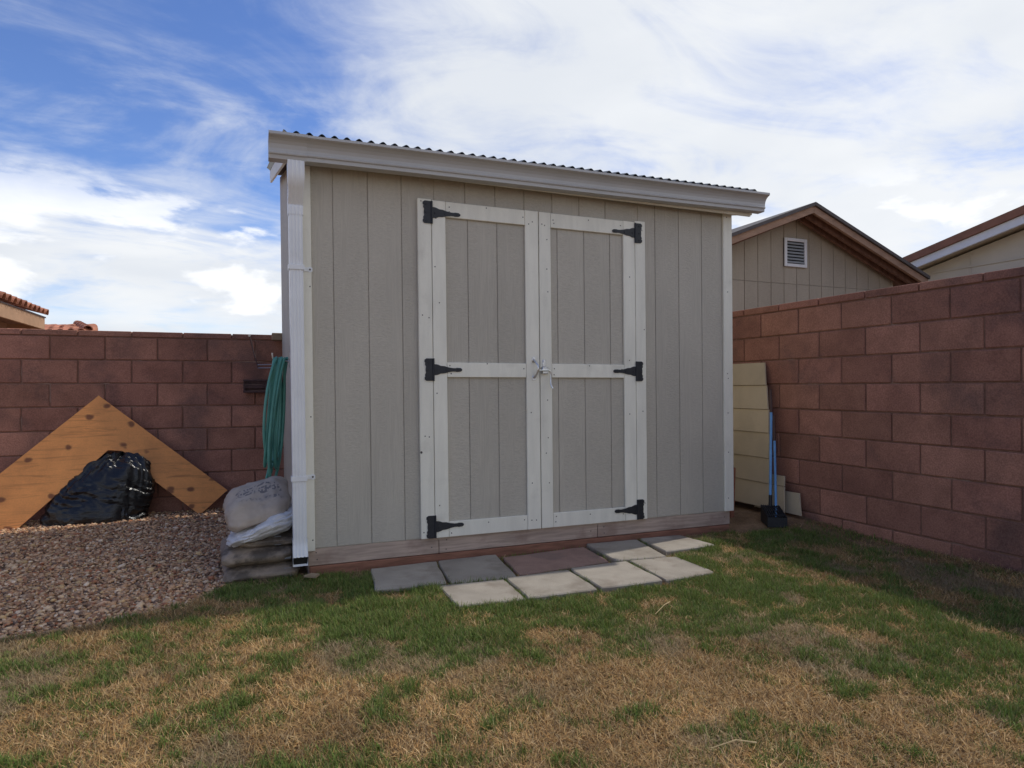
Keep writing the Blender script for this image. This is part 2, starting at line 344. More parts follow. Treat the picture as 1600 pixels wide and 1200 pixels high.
sheet('gravel_bed', -6, -.1, -.9, 2.75, 150, 100, gravel_h, 'gbase', lambda x, y: y > edge_y(x) - .09)

# ------------------------------------------------------------------ block walls
def block_wall(name, label, base, ang, z_top, rows, cap_h, i0, i1, c0, c1, off0, core_z, nrm):
    """running-bond wall of 16 x 8 inch blocks; face line starts at base and runs along ang"""
    B, H, D = .4064, .2032, .19; J = .0052
    dx_, dy_ = ang; dirv = Vector((dx_, dy_, 0)); nv = Vector((*nrm, 0))         # nv points into the wall
    rz = math.atan2(dy_, dx_); flip = Vector((-dy_, dx_, 0)).dot(nv) < 0
    th = thing(name, (base[0] + dirv.x * (i0 + i1) / 2 * B, base[1] + dirv.y * (i0 + i1) / 2 * B, core_z), label, 'wall')
    s = -1 if flip else 1
    def local_box(l, y0, y1, z0, z1, bev): return MB().box((0, s * y0, z0), (l, s * y1, z1), bev)
    full = local_box(B - 2 * J, 0, D, 0, H - 2 * J, .0055).mesh('block', 'block')
    capm = local_box(B - 2 * J, -.004, D + .004, 0, cap_h - J, .004).mesh('cap_block', 'block')
    def put(nm, me, i, z, jit=True):
        p = Vector((base[0], base[1], z)) + dirv * (i * B + J)
        if jit: p += nv * random.uniform(-.0022, .0022); p.z += random.uniform(-.0006, .0006)
        o = link(bpy.data.objects.new(nm, me), th, p); o.rotation_euler = (0, 0, rz)
    for r_ in range(rows):
        off = off0 if r_ % 2 == 0 else (off0 + .5) % 1
        i = math.floor(i0) + off
        while i + 1 <= i1:
            put('block', full, i, z_top - (r_ + 1) * H + J); i += 1
    i = math.floor(i0) + (off0 + .5) % 1
    while i + 1 <= i1: put('cap_block', capm, i, z_top + J, False); i += 1
    core = MB(); a = Vector((base[0], base[1], 0)) + dirv * (c0 * B); b = Vector((base[0], base[1], 0)) + dirv * (c1 * B)
    p = [a + nv * .010, b + nv * .010, b + nv * (D - .010), a + nv * (D - .010)]
    core.prism([(q.x, q.y, core_z) for q in p], (0, 0, z_top + cap_h - .012 - core_z)); core.build('mortar_core', 'mortar', th)
    return th
a_r = .0145
block_wall('block_wall', 'red concrete block wall running along the right side of the yard beside the grass', (3.6617, .2922),
           (math.sin(a_r), -math.cos(a_r)), 1.5568, 9, .058, -3.0, 9.5, -6.2, 12, .5, -.25, (math.cos(a_r), math.sin(a_r)))
a_l = -.0304
block_wall('block_wall', 'dark red concrete block wall at the back left behind the gravel and plywood', (-2.2118, 2.6979),
           (math.cos(a_l), math.sin(a_l)), 1.3773, 8, .052, -8.0, 7.6, -12, 14.4, .5, -.26, (-math.sin(a_l), math.cos(a_l)))

# ------------------------------------------------------------------ shed
def warp(v):
    v = v.copy(); k = .012 - .003 * v[:, 0]; v[:, 0] += (2.2 - v[:, 2]) * k; return v
def S(): return MB(warp)
SX0, SX1, DEP = -.165, 2.89, 2.5
def roof_z(y): return 2.325 + (y + .13) * .235
shed = thing('garden_shed', (1.36, 1.25, -.16), 'tan garden shed with white trimmed double doors, gutter and corrugated roof', 'shed')
GR = .2032; gap = .0022
S().box((SX0 + .01, .0065, -.02), (SX1 - .01, DEP, 2.24)).build('wall_core', 'siding', shed)
xs = [SX0] + [k * GR for k in range(0, 15) if k * GR < SX1 - .03] + [SX1]
D0, D1, DT = .545, 2.095, 2.03     # boards stop at the door opening behind the casing
for a, b in zip(xs[:-1], xs[1:]):
    a += gap; b -= gap
    if b < D0 or a > D1: S().box((a, 0, 0), (b, .0145, 2.285), .0016).build('siding_board', 'siding', shed)
    elif a < D0: S().box((a, 0, 0), (D0, .0145, 2.285), .0016).build('siding_board', 'siding', shed)
    elif b > D1: S().box((D1, 0, 0), (b, .0145, 2.285), .0016).build('siding_board', 'siding', shed)
    else: S().box((a, 0, DT), (b, .0145, 2.285), .0016).build('siding_board', 'siding', shed)
S().box((D0 - .01, .004, .0), (D1 + .01, .0058, DT + .02)).build('door_gap_shade', 'dark', shed)  # dark sheet added behind the leaves, paints the shade in the door gaps
y = .0
while y < DEP - .05:                # boards of the left side wall
    y1 = min(y + GR, DEP); z1 = roof_z(y) - .06
    S().prism([(SX0, y + gap, 0), (SX0, y1 - gap, 0), (SX0, y1 - gap, roof_z(y1) - .06), (SX0, y + gap, z1)], (.0145, 0, 0)).build('siding_board', 'siding', shed)
    S().prism([(SX1, y + gap, 0), (SX1, y1 - gap, 0), (SX1, y1 - gap, roof_z(y1) - .06), (SX1, y + gap, z1)], (-.0145, 0, 0)).build('siding_board', 'siding', shed)
    y = y1
S().prism([(SX0 + .012, DEP, 0), (SX1 - .012, DEP, 0), (SX1 - .012, DEP, roof_z(DEP) - .08), (SX0 + .012, DEP, roof_z(DEP) - .08)], (0, -.014, 0)).build('back_wall', 'siding', shed)
S().prism([(SX0 + .013, .02, 2.2), (SX0 + .013, DEP - .02, 2.2), (SX0 + .013, DEP - .02, roof_z(DEP) - .07), (SX0 + .013, .02, roof_z(0) - .07)], (SX1 - SX0 - .026, 0, 0)).build('gable_core', 'siding', shed)

def nails(mb, pts, y, r=.0042):
    for (x, z) in pts:
        x += random.uniform(-.006, .006); z += random.uniform(-.012, .012)
        mb.prism([(x + r * math.cos(t), y - .0008, z + r * math.sin(t)) for t in (k * math.pi / 3 for k in range(6))], (0, .002, 0), 1)
def board(name, a, b, parent, nl=(), y0=-.019, y1=-.001, m='trim'):
    mb = S().box((a[0], y0, a[1]), (b[0], y1, b[1]), .0022); nails(mb, nl, y0); return mb.build(name, [m, 'nail'], parent)
board('corner_trim', (SX0 - .02, -.012), (-.125, 2.2), shed, [(-.138, .06), (-.138, .75), (-.138, 1.5)])
board('corner_trim', (2.828, 0), (SX1 + .018, 2.285), shed, [(2.86, z) for z in (.1, .45, .72, .98, 1.02, 1.63, 2.2)])
S().box((SX0 - .0195, -.0005, -.01), (SX0 - .001, .06, 2.2), .002).build('corner_trim', 'trim', shed)
S().box((SX1 + .001, -.0005, 0), (SX1 + .0175, .06, 2.2), .002).build('corner_trim', 'trim', shed)
board('door_casing', (.501, 0), (.587, 2.084), shed, [(.53, 1.36), (.56, 1.36), (.52, 2.07), (.53, .62), (.56, .62), (.52, .04)], -.0255)
board('door_casing', (2.054, 0), (2.136, 2.09), shed, [(2.115, 2.03), (2.125, 1.32), (2.11, .75), (2.12, .1)], -.0255)
mb = S().tube([(.507, -.0262, .53), (.507, -.0240, .53)], .0075, 10); mb.build('casing_knot', 'nail', shed)

def hinge(px, pz, sgn, parent):
    up = [(0, .034), (.02, .033), (.03, .0305), (.047, .0235), (.07, .0222), (.095, .0152), (.125, .0105), (.143, .0105), (.15, .0125), (.174, .0115), (.184, .0045)]
    strap = [(px + sgn * x, -.0315, pz + z) for x, z in up] + [(px + sgn * x, -.0315, pz - z) for x, z in reversed(up)]
    pu = [(0, .069), (-.044, .069), (-.055, .061), (-.056, .047), (-.051, .044), (-.053, .030), (-.047, .020), (-.049, .005)]
    plate = [(px + sgn * x, -.0315, pz + z) for x, z in pu] + [(px + sgn * x, -.0315, pz - z) for x, z in reversed(pu)]
    mb = S().prism(strap, (0, .005, 0)).prism(plate, (0, .005, 0))
    mb.tube([(px, -.0325, pz - .069), (px, -.0325, pz + .069)], .0062, 8)
    for x, z in ((-.034, .05), (-.034, 0), (-.034, -.05), (.022, 0), (.085, 0), (.163, 0)):
        cx_ = px + sgn * x
        mb.prism([(cx_ + .0065 * math.cos(t), -.0355, pz + z + .0065 * math.sin(t)) for t in (k * math.pi / 3 for k in range(6))], (0, .005, 0))
    return mb.build('hinge', 'iron', parent)

def door(x0, x1, xs_l, xs_r, grooves, pin, sgn, cols):
    d = S().box((x0, -.002, .004), (x1, .0035, 2.076)).build('door', 'siding', shed, (pin, -.01, 0))
    gx = [xs_l - .004] + grooves + [xs_r + .004]
    for a, b in zip(gx[:-1], gx[1:]):
        a += gap; b -= gap
        for z0, z1 in ((.09, .995), (1.07, 1.985)): S().box((a, -.0082, z0), (b, -.0022, z1), .0018).build('siding_board', 'siding', d)
    board('stile', (x0, 0), (xs_l, 2.08), d, cols[0], -.0265, -.009); board('stile', (xs_r, 0), (x1, 2.08), d, cols[1], -.0265, -.009)
    for z0, z1 in ((.0, .094), (.990, 1.081), (1.983, 2.079)):
        nl = [(xs_l + .02, z0 + .06), (xs_r - .02, z0 + .06), (xs_l + .02, z0 + .03), ((xs_l + xs_r) / 2, z0 + .075)]
        board('rail', (xs_l + .0018, z0), (xs_r - .0018, z1), d, nl, -.0258, -.009)
    for hz in (.071, 1.036, 2.003): hinge(pin, hz, sgn, d)
    return d
dl = door(.5905, 1.3085, .677, 1.215, [4 * GR + .013, 5 * GR + .008], .5888, 1,
          ([(.62, 1.98), (.61, 1.66), (.63, 1.44), (.61, .9), (.62, .2)], [(1.235, 2.0), (1.27, 2.0), (1.25, .75), (1.25, .3), (1.24, .05), (1.28, .05)]))
dr = door(1.3145, 2.0500, 1.3985, 1.958, [1.454, 1.656, 1.858], 2.0518, -1,
          ([(1.36, 2.0), (1.34, 2.0), (1.37, 1.9), (1.37, 1.7), (1.37, 1.55), (1.37, .85), (1.37, .6), (1.35, .5), (1.37, .3)], [(2.0, 1.98), (2.0, 1.7), (2.0, 1.1), (2.0, .75), (2.0, .05)]))
# hasp: staple on one leaf, swinging bolt on the other
mb = S(); mb.tube([(1.266, -.028, 1.106), (1.268, -.045, 1.094), (1.279, -.068, 1.066), (1.279, -.07, 1.04), (1.274, -.058, 1.012), (1.266, -.03, .99)], .006, 8, rs=[.009, .0065, .0065, .0065, .0065, .009])
mb.box((1.254, -.0305, 1.088), (1.278, -.0266, 1.124), .001); mb.box((1.253, -.0305, .972), (1.279, -.0266, 1.0), .001)
mb.build('latch_staple', 'zinc', dl, sm=True)
mb = S(); mb.tube([(1.276, -.062, 1.036), (1.30, -.058, 1.036), (1.36, -.055, 1.037), (1.372, -.055, 1.030), (1.375, -.055, 1.01), (1.373, -.058, .945), (1.378, -.066, .926), (1.383, -.068, .918)], .0058, 8)
mb.box((1.318, -.050, 1.014), (1.362, -.0266, 1.060), .004); mb.box((1.33, -.030, 1.06), (1.352, -.0266, 1.108), .002)
mb.tube([(1.341, -.034, 1.098), (1.341, -.0266, 1.098)], .008, 8)
mb.build('latch_bolt', 'zinc', dr, sm=True)

# sill and skid under the siding
sx = [SX0, .62, 1.75, SX1]
for a, b in zip(sx[:-1], sx[1:]):
    mb = S().box((a + .0015, .004, -.102), (b - .0015, .05, -.003), .003)
    nails(mb, [(a + .05, -.03), (a + .05, -.07), (b - .05, -.05)], .004); mb.build('sill_board', ['sill', 'nail'], shed)
S().box((SX0 + .01, -.003, -.21), (SX1 - .01, .05, -.105), .004).build('skid', 'redwood', shed)
S().box((SX0 + .004, .051, -.21), (SX0 + .05, DEP - .01, -.003), .003).build('sill_board', 'sill', shed)
S().box((SX1 - .05, .051, -.21), (SX1 - .004, DEP - .01, -.003), .003).build('sill_board', 'sill', shed)

# roof: rafters, corrugated sheet, rake boards
pitch, amp = .0685, .0115
rx0, rx1 = -.275, 3.06; n = int((rx1 - rx0) / pitch * 8)
mb = S(); vs_, fs_ = [], []
for i in range(n + 1):
    x = rx0 + (rx1 - rx0) * i / n; h = amp * math.cos(2 * math.pi * (x - rx0) / pitch)
    lift = (x - rx0) * .0122
    for (yy) in (-.145, DEP + .08):
        for dzz in (0, -.0035): vs_.append((x, yy, roof_z(yy) + h + dzz + .013 + lift))
for i in range(n):
    a = 4 * i; b = a + 4
    fs_ += [(a, b, b + 2, a + 2), (a + 1, a + 3, b + 3, b + 1), (a, a + 1, b + 1, b), (a + 2, b + 2, b + 3, a + 3)]
mb.add(vs_, fs_).build('roof_sheet', 'roof', shed, sm=True)
def sloped(x0, x1, y0, y1, dz0, dz1, name, m):
    S().prism([(x0, y0, roof_z(y0) + dz0), (x0, y1, roof_z(y1) + dz0), (x0, y1, roof_z(y1) + dz1), (x0, y0, roof_z(y0) + dz1)], (x1 - x0, 0, 0)).build(name, m, shed)
sloped(-.232, 3.035, -.06, DEP + .06, -.035, -.0155, 'roof_deck', 'soffit')
sloped(-.250, -.233, -.07, DEP + .03, -.115, -.012, 'rake_board', 'trim')
sloped(3.035, 3.053, -.07, DEP + .07, -.125, -.012, 'rake_board', 'trim')
S().box((-.232, -.078, roof_z(-.06) - .14), (3.035, -.061, roof_z(-.06) - .02), .002).build('fascia', 'trim', shed)

def gt(x): return 2.300 + (x + .35) * .0122
PROF = [(-.080, 0), (-.080, -.118), (-.150, -.118), (-.152, -.098), (-.160, -.095), (-.162, -.089), (-.157, -.080), (-.157, -.064), (-.162, -.046), (-.172, -.030), (-.186, -.018), (-.200, -.012), (-.207, -.008), (-.207, .006), (-.192, .006), (-.192, .002)]
def gutter_run(x0, x1, grow, name, caps):
    mb = S(); m = len(PROF); vs_, fs_ = [], []
    off = [(p[0] + (grow if i < 1 else -grow if i > 2 else 0), p[1] + (-grow if p[1] < -.05 else grow)) for i, p in enumerate(PROF)]
    inn = [(p[0] + (-.002 if i < 2 else .002), p[1] + (.002 if p[1] < -.1 else 0)) for i, p in enumerate(off)]
    k = 8
    for j in range(k + 1):
        x = x0 + (x1 - x0) * j / k; sag = 0.0018 * math.sin(x * 2.3)
        vs_ += [(x, a, gt(x) + b + sag) for a, b in off] + [(x, a, gt(x) + b + sag) for a, b in inn]
    for j in range(k):
        for i in range(m - 1):
            a = j * 2 * m + i; b = a + 2 * m
            fs_ += [(a, a + 1, b + 1, b), (a + m, b + m, b + m + 1, a + m + 1)]
    mb.add(vs_, fs_)
    for x, s_ in caps:
        mb.prism([(x, a, gt(x) + b) for a, b in off], (s_ * .003, 0, 0))
    return mb.build(name, 'gutter', shed)
gutter_run(-.345, 3.095, 0, 'gutter', [(3.095, 1)])
gutter_run(-.350, -.152, .0025, 'gutter_outlet', [(-.350, -1)])

# downspout: ribbed rectangular pipe with elbows and straps
def rib_profile(w, d, ribs=4):
    pts = []; q = 26
    for i in range(q + 1):                                   # front face with flutes
        t = i / q; x = -w / 2 + w * t
        pts.append((x, -d / 2 - .003 * max(0, math.cos(t * ribs * 2 * math.pi)) * (0 if i in (0, q) else 1)))
    for x_, y_ in ((w / 2, d / 2), (-w / 2, d / 2)): pts.append((x_, y_))
    return pts
def pipe(path, w, d, name, parent, m='spout', crimp=False, cap_ends=(True, True), fl=4):
    """path: (y, z, tilt) sections at fixed x centre"""
    pr = rib_profile(w, d, fl); mb = S(); vs_, fs_ = [], []; k = len(pr)
    for j, (yy, zz, tl, sc) in enumerate(path):
        for (a, b) in pr:
            bb = b * (1 if not crimp or j % 2 else .93); aa = a * sc * (1 if not crimp or j % 2 else .965)
            vs_.append((DSX + aa, yy + bb * math.cos(tl), zz + bb * math.sin(tl)))
    for j in range(len(path) - 1):
        for i in range(k):
            a = j * k + i; a2 = j * k + (i + 1) % k
            fs_.append((a, a2, a2 + k, a + k))
    mb.add(vs_, fs_); return mb.build(name, m, parent, sm=True)
DSX = -.212
ds = pipe([(-.052, z, 0, 1) for z in (1.95, 1.6, 1.2, .8, .4, .06)], .074, .056, 'downspout', shed)
elb = [(-.122, 2.182, 0, 1.14), (-.128, 2.14, .05, 1.15), (-.126, 2.10, .30, 1.14), (-.116, 2.070, .75, 1.10)] + [(-.106 + .054 * t / 10, 2.060 - .085 * t / 10, .70, 1.05 if t % 2 else 1.01) for t in range(1, 11)] + [(-.052, 1.955, .25, 1.03), (-.052, 1.94, 0, 1.03), (-.052, 1.90, 0, 1.03)]
pipe(elb, .078, .060, 'elbow', ds)
kick = [(-.052, .075, 0, 1.05), (-.052, .055, 0, 1.05), (-.053, .048, -.04, 1.01), (-.054, .040, -.08, 1.05), (-.056, .032, -.12, 1.01), (-.058, .024, -.2, 1.05), (-.064, .004, -.35, 1.05), (-.076, -.022, -.7, 1.06), (-.092, -.048, -1.15, 1.08)]
pipe(kick, .076, .060, 'elbow', ds)
yy, zz, tl = -.0835, -.042, -1.1
S().prism([(DSX + a, yy + b * math.cos(tl), zz + b * math.sin(tl)) for a, b in ((-.036, -.025), (.036, -.025), (.036, .027), (-.036, .027))], (0, .006, .004)).build('mouth_shade_plate', 'dark', ds)  # dark plate set inside the pipe end, paints its shaded inside
for z in (1.605, .415):
    mb = S(); mb.box((DSX - .043, -.0865, z - .014), (DSX + .043, -.0835, z + .014), .001)
    mb.box((DSX + .040, -.0835, z - .014), (DSX + .043, -.022, z + .014)); mb.box((DSX - .043, -.0835, z - .014), (DSX - .040, -.022, z + .014))
    mb.box((DSX + .041, -.0225, z - .012), (DSX + .092, -.0195, z + .012), .001)
    mb.prism([(DSX + .078 + .014 * math.cos(t), -.0228, z + .0165 * math.sin(t)) for t in (k * math.pi / 6 for k in range(12))], (0, .003, 0))
    mb.prism([(DSX + .078 + .0055 * math.cos(t), -.0255, z + .0055 * math.sin(t)) for t in (k * math.pi / 3 for k in range(6))], (0, .004, 0), 1)
    mb.build('strap', ['spout', 'nail'], ds)

# ------------------------------------------------------------------ pavers
PV = [([(.202, -.074), (.612, -.03), (.547, -.505), (.161, -.490)], 'grey concrete paver at the left end of the row against the shed'),
      ([(.62, -.03), (1.005, -.03), (.952, -.520), (.566, -.503)], 'grey concrete paver between the leftmost paver and the brown one, against the shed'),
      ([(1.017, -.113), (1.631, -.043), (1.610, -.417), (.976, -.494)], 'long brown paver against the shed below the door meeting line'),
      ([(1.658, -.02), (2.059, -.02), (1.992, -.474), (1.634, -.455)], 'grey concrete paver just right of the brown paver, against the shed'),
      ([(2.074, -.03), (2.411, -.03), (2.454, -.369), (2.032, -.415)], 'grey concrete paver at the right end of the row against the shed'),
      ([(.488, -.513), (.862, -.533), (.842, -.904), (.488, -.881)], 'grey concrete paver at the left end of the front row on the grass'),
      ([(.874, -.528), (1.277, -.502), (1.255, -.902), (.850, -.908)], 'second grey concrete paver from the left in the front row'),
      ([(1.293, -.496), (1.687, -.481), (1.660, -.908), (1.272, -.909)], 'third grey concrete paver from the left in the front row'),
      ([(1.709, -.480), (2.041, -.491), (2.044, -.870), (1.677, -.914)], 'grey concrete paver with a grassy chipped corner, right end of the front row')]
for n_, (q, lab) in enumerate(PV):
    zt = [-.134, -.138, -.142, -.136, -.131, -.139, -.137, -.135, -.140][n_]
    pts = []
    for i in range(4):                       # worn, slightly uneven edges
        a, b = Vector(q[i]), Vector(q[(i + 1) % 4]); m_ = 7
        for j in range(m_):
            p = a.lerp(b, j / m_ if j else .018); p += Vector((random.uniform(-.0035, .0035), random.uniform(-.0035, .0035))) ; pts.append(p)
    c = sum(pts, Vector((0, 0))) / len(pts); k = len(pts); mb = MB()
    ins = [c + (p - c) * (1 - .006 / (p - c).length) for p in pts]
    tilt = (random.uniform(-.014, .014), random.uniform(-.010, .010))
    zz = lambda p: zt + (p.x - c.x) * tilt[0] + (p.y - c.y) * tilt[1]
    vs_ = [(p.x, p.y, zz(p)) for p in ins] + [(p.x, p.y, zz(p) - .006) for p in pts] + [(p.x, p.y, zt - .06) for p in pts]
    fs_ = [tuple(range(k))] + [(r_ * k + i, r_ * k + (i + 1) % k, (r_ + 1) * k + (i + 1) % k, (r_ + 1) * k + i) for r_ in (0, 1) for i in range(k)] + [tuple(range(3 * k - 1, 2 * k - 1, -1))]
    tag(mb.add(vs_, fs_).build('paver', 'paver_red' if n_ == 2 else 'paver'), lab, 'paver', 'pavers laid in front of the shed doors')

# ------------------------------------------------------------------ things at the left
# L-shaped plywood offcut leaning on the wall
P2 = [(-2.34, 2.400, .188), (-1.636, 2.601, .867), (-.621, 2.521, .005), (-.842, 2.458, -.190), (-1.271, 2.494, .187), (-1.330, 2.508, .290), (-1.364, 2.514, .330), (-1.445, 2.520, .391), (-1.552, 2.511, .403), (-2.138, 2.329, -.180), (-2.24, 2.323, -.180), (-2.56, 2.345, .005)]
nb = Vector((.098, -.974, .206)).normalized(); o0 = Vector((-.842, 2.458, -.19))
P2 = [Vector(p) - nb * (Vector(p) - o0).dot(nb) for p in P2]
mb = MB().prism(P2, -nb * .018)
tag(mb.build('plywood_offcut', 'ply'), 'orange L-shaped plywood offcut standing like a chevron against the back left wall', 'board')

def blob(name, c, rad, e1, e2, nu, nv_, disp, m, rot=(0, 0, 0), label=None, cat=None, group=None, floor=None, parent=None, post=None):
    vs_, fs_ = [], []; M3 = Matrix.Rotation(rot[2], 3, 'Z') @ Matrix.Rotation(rot[1], 3, 'Y') @ Matrix.Rotation(rot[0], 3, 'X')
    sp = lambda a, e: math.copysign(abs(a) ** e, a)
    for j in range(nv_ + 1):
        ph = -math.pi / 2 + math.pi * j / nv_
        for i in range(nu):
            th = 2 * math.pi * i / nu
            d = Vector((sp(math.cos(ph), e1) * sp(math.cos(th), e2), sp(math.cos(ph), e1) * sp(math.sin(th), e2), sp(math.sin(ph), e1)))
            p = Vector((d.x * rad[0], d.y * rad[1], d.z * rad[2])); p = p + (d.normalized() if d.length else d) * disp(p, d, th, ph)
            if post: p = post(p)
            p = M3 @ p
            if floor is not None and p.z + c[2] < floor: p.z = floor - c[2] + .1 * (p.z + c[2] - floor)
            vs_.append(tuple(p))
    for j in range(nv_):
        for i in range(nu): fs_.append((j*nu+i, j*nu+(i+1) % nu, (j+1)*nu+(i+1) % nu, (j+1)*nu+i))
    mb = MB().add(vs_, fs_); me = mb.mesh(name, m, (0, 0, 0), True)
    for p_ in me.polygons: p_.use_smooth = True
    o = link(bpy.data.objects.new(name, me), parent, c)
    return tag(o, label, cat, group)
fn = lambda p, s, o=0: mnoise.noise(Vector((p.x * s + o, p.y * s + o * 2, p.z * s - o)))
def trash(p, d, th, ph):
    q = Vector((p.x * 2.6 + 2, p.y * 2.6, p.z * 17 + p.x * 9)); r_ = Vector((p.x * 5 + 7, p.y * 5, p.z * 44 + p.x * 20))
    wz = fn(p, 5, 9.0) * 2.2; q.z += wz; r_.z += wz * 2.5; r_.x += fn(p, 7, 2.0) * 2
    v_ = abs(mnoise.noise(Vector((math.cos(th) * 4.5, math.sin(th) * 4.5, p.z * 1.5))))
    return .035 * fn(p, 4, 1.3) - .034 * abs(mnoise.noise(q)) - .014 * abs(mnoise.noise(r_)) - .045 * v_ * max(0, p.z / .5) ** 1.5
def trash_post(p):
    t = max(0, min(1, p.z / .54)); return Vector((p.x + .20 * t - .03, p.y + .07 * t, p.z))
blob('trash_bag', (-1.605, 2.465, -.135), (.395, .19, .545), 1.0, .85, 170, 150, trash, 'plastic_black', label='shiny black plastic trash bag slumped under the plywood offcut', cat='trash bag', floor=-.2, post=trash_post)

# stack of sacks by the downspout
SG = 'sacks stacked beside the shed'
def sack(o, amp=.020, wr=.010): return lambda p, d, th, ph: amp * fn(p, 8, o) + wr * fn(p, 24, o + 5) - .016 * abs(fn(Vector((p.x * .5, p.y, p.z * 1.6)), 26, o))
def ears(hx, hy):
    def f(p):           # pinch the sewn short ends
        t = min(1, abs(p.y) / hy); p.z *= 1 - .55 * t ** 6; u = min(1, abs(p.x) / hx); p.z *= 1 - .35 * u ** 6; return p
    return f
bag1 = blob('sack', (-.385, .33, -.138), (.205, .31, .062), .42, .26, 72, 28, sack(1), 'sack_dark', label='grey dusty sack at the very bottom of the stack by the downspout', cat='sack', group=SG, post=ears(.2, .31))
bag2 = blob('sack', (-.395, .33, -.040), (.212, .30, .062), .42, .26, 72, 28, sack(2), 'sack_dark', label='grey dusty sack second from the bottom of the stack by the downspout', cat='sack', group=SG, post=ears(.2, .3))
bag3 = blob('sack', (-.345, .345, .035), (.165, .28, .045), .55, .35, 72, 28, sack(3), 'sack_dark', label='dark sack squeezed under the white bag in the stack', cat='sack', group=SG, post=ears(.17, .28))
bpy.context.view_layer.update()
for (b_, z_, x_) in ((bag1, -.130, -.262), (bag2, -.036, -.262), (bag3, .043, -.315)):
    W0 = WP[b_.name]; Ri = b_.rotation_euler.to_matrix(); g_ = []
    for (a_, c_) in ((0, -.02), (.036, -.02), (.036, .02), (0, .02)):
        okh, hp_, nn, _ = b_.ray_cast(Vector((x_ + a_, -2, z_ + c_)) - W0, Vector((0, 1, 0)))
        g_.append((W0 + hp_ + nn * .002) if okh else Vector((x_ + a_, W0.y - .3, z_ + c_)))
    MB().prism([tuple(p) for p in g_], (0, .003, 0)).build('printed_tag', 'tag', b_)
def crumple(p, d, th, ph):
    return .030 * fn(p, 6, 8) + .042 * (abs(mnoise.noise(Vector((p.x * 5, p.y * 6, p.z * 34 + p.x * 8)))) - .25) + .010 * fn(Vector((p.x * .5, p.y, p.z * 2)), 40, 2)
blob('crumpled_bag', (-.375, .27, .105), (.205, .245, .052), .7, .5, 110, 48, crumple, 'sack_white', rot=(R(-3), R(-22), R(3)), label='empty whitish crumpled bag folded over the sacks under the printed one', cat='bag', post=lambda p: Vector((p.x, p.y, p.z * (1 + .35 * p.x / .2))))
def plump(p, d, th, ph): return .030 * fn(p, 6, 4) + .012 * fn(p, 20, 6) - .016 * abs(mnoise.noise(Vector((p.x * 28, p.y * 8, p.z * 10)))) * (1 if p.z < .04 else .25)
blob('sack', (-.398, .37, .225), (.188, .29, .090), .72, .5, 96, 44, plump, 'print', rot=(R(14), R(-12), R(-4)), label='plump kraft sack with faded grey print on top of the stack', cat='sack', group=SG, post=ears(.19, .29))

# garden hose hung in loops on the shed side
mb = MB(); pts = []; NL = 7
LP_ = [(.20, -.135), (.48, -.075), (.33, -.02), (.17, -.11), (.42, -.045), (.25, .01), (.52, -.115), (.20, -.03)]   # bottom height and sideways swing of each loop
for i in range(NL * 40 + 18):
    th = 2 * math.pi * i / 40; n_ = i // 40; h = (1 - math.cos(th)) / 2; f_ = (i % 40) / 40; f_ = f_ * f_ * (3 - 2 * f_)
    a_, b_ = LP_[n_ % 8], LP_[(n_ + 1) % 8]; zb = a_[0] * (1 - f_) + b_[0] * f_; sw = a_[1] * (1 - f_) + b_[1] * f_
    zt_ = 1.150 - .006 * (n_ % 3); z = zt_ - (zt_ - zb) * h; w_ = .12 * math.sin(th) * (.5 + .5 * h)
    x = -.185 - .012 * (n_ + f_) + .30 * w_ + sw * h ** .8
    pts.append((min(x, -.168), 1.20 + w_ + .02 * math.sin(n_ * 2.1), z))
mb.tube(pts, .0105, 9)
tag(mb.build('garden_hose', 'hose', sm=True), 'green garden hose hanging in loops on the shed beside the downspout', 'hose')
hk = thing('hose_hook', (-.19, 1.2, 1.10), 'small grey metal hook carrying the green hose loops', 'hook')
MB().box((-.168, 1.16, 1.08), (-.164, 1.24, 1.19), .001).build('hook_plate', 'zinc', hk)
mb = MB(); mb.tube([(-.166, 1.2, 1.125), (-.22, 1.2, 1.128), (-.275, 1.2, 1.132), (-.285, 1.2, 1.15), (-.287, 1.2, 1.185)], .006, 8); mb.build('hook_arm', 'zinc', hk, sm=True)

# wire arm and dark rack on the back wall
wa = thing('wire_arm', (-.36, 2.6, 1.1), 'thin bent wire arm on the back wall left of the hose', 'wire')
MB().tube([(-.437, 2.62, 1.425), (-.43, 2.615, 1.40), (-.40, 2.58, 1.26), (-.365, 2.55, 1.125), (-.36, 2.55, 1.115)], .0065, 8).build('upright_wire', 'rust', wa, sm=True)
for dz_ in (0, .03): MB().tube([(-.366, 2.55, 1.112 + dz_), (-.30, 2.55, 1.114 + dz_), (-.205, 2.55, 1.118 + dz_)], .0045, 8).build('cross_wire', 'zinc', wa, sm=True)
MB().tube([(-.437, 2.60, 1.415), (-.437, 2.64, 1.418)], .011, 8).build('wire_tip', 'zinc', wa, sm=True)
rk = thing('metal_rack', (-.34, 2.58, .88), 'dark rusty metal rack fixed on the back wall behind the hose', 'rack')
for z0, z1, y0 in ((.990, 1.006, 2.53), (.885, .905, 2.53), (.925, .960, 2.545)): MB().box((-.49, y0, z0), (-.17, y0 + .012, z1), .002).build('rail', 'rust', rk)
MB().box((-.48, 2.575, .90), (-.17, 2.585, 1.0), .001).build('back_plate', 'rust', rk)
for x in (-.487, -.30, -.175): MB().box((x, 2.5425, .886), (x + .014, 2.635, 1.004), .002).build('bracket', 'rust', rk)
tag(MB().box((-.243, 2.50, 1.372), (-.135, 2.60, 1.438), .004).build('timber_block', 'raw'), 'short raw timber block between the shed corner and the wall top', 'timber')

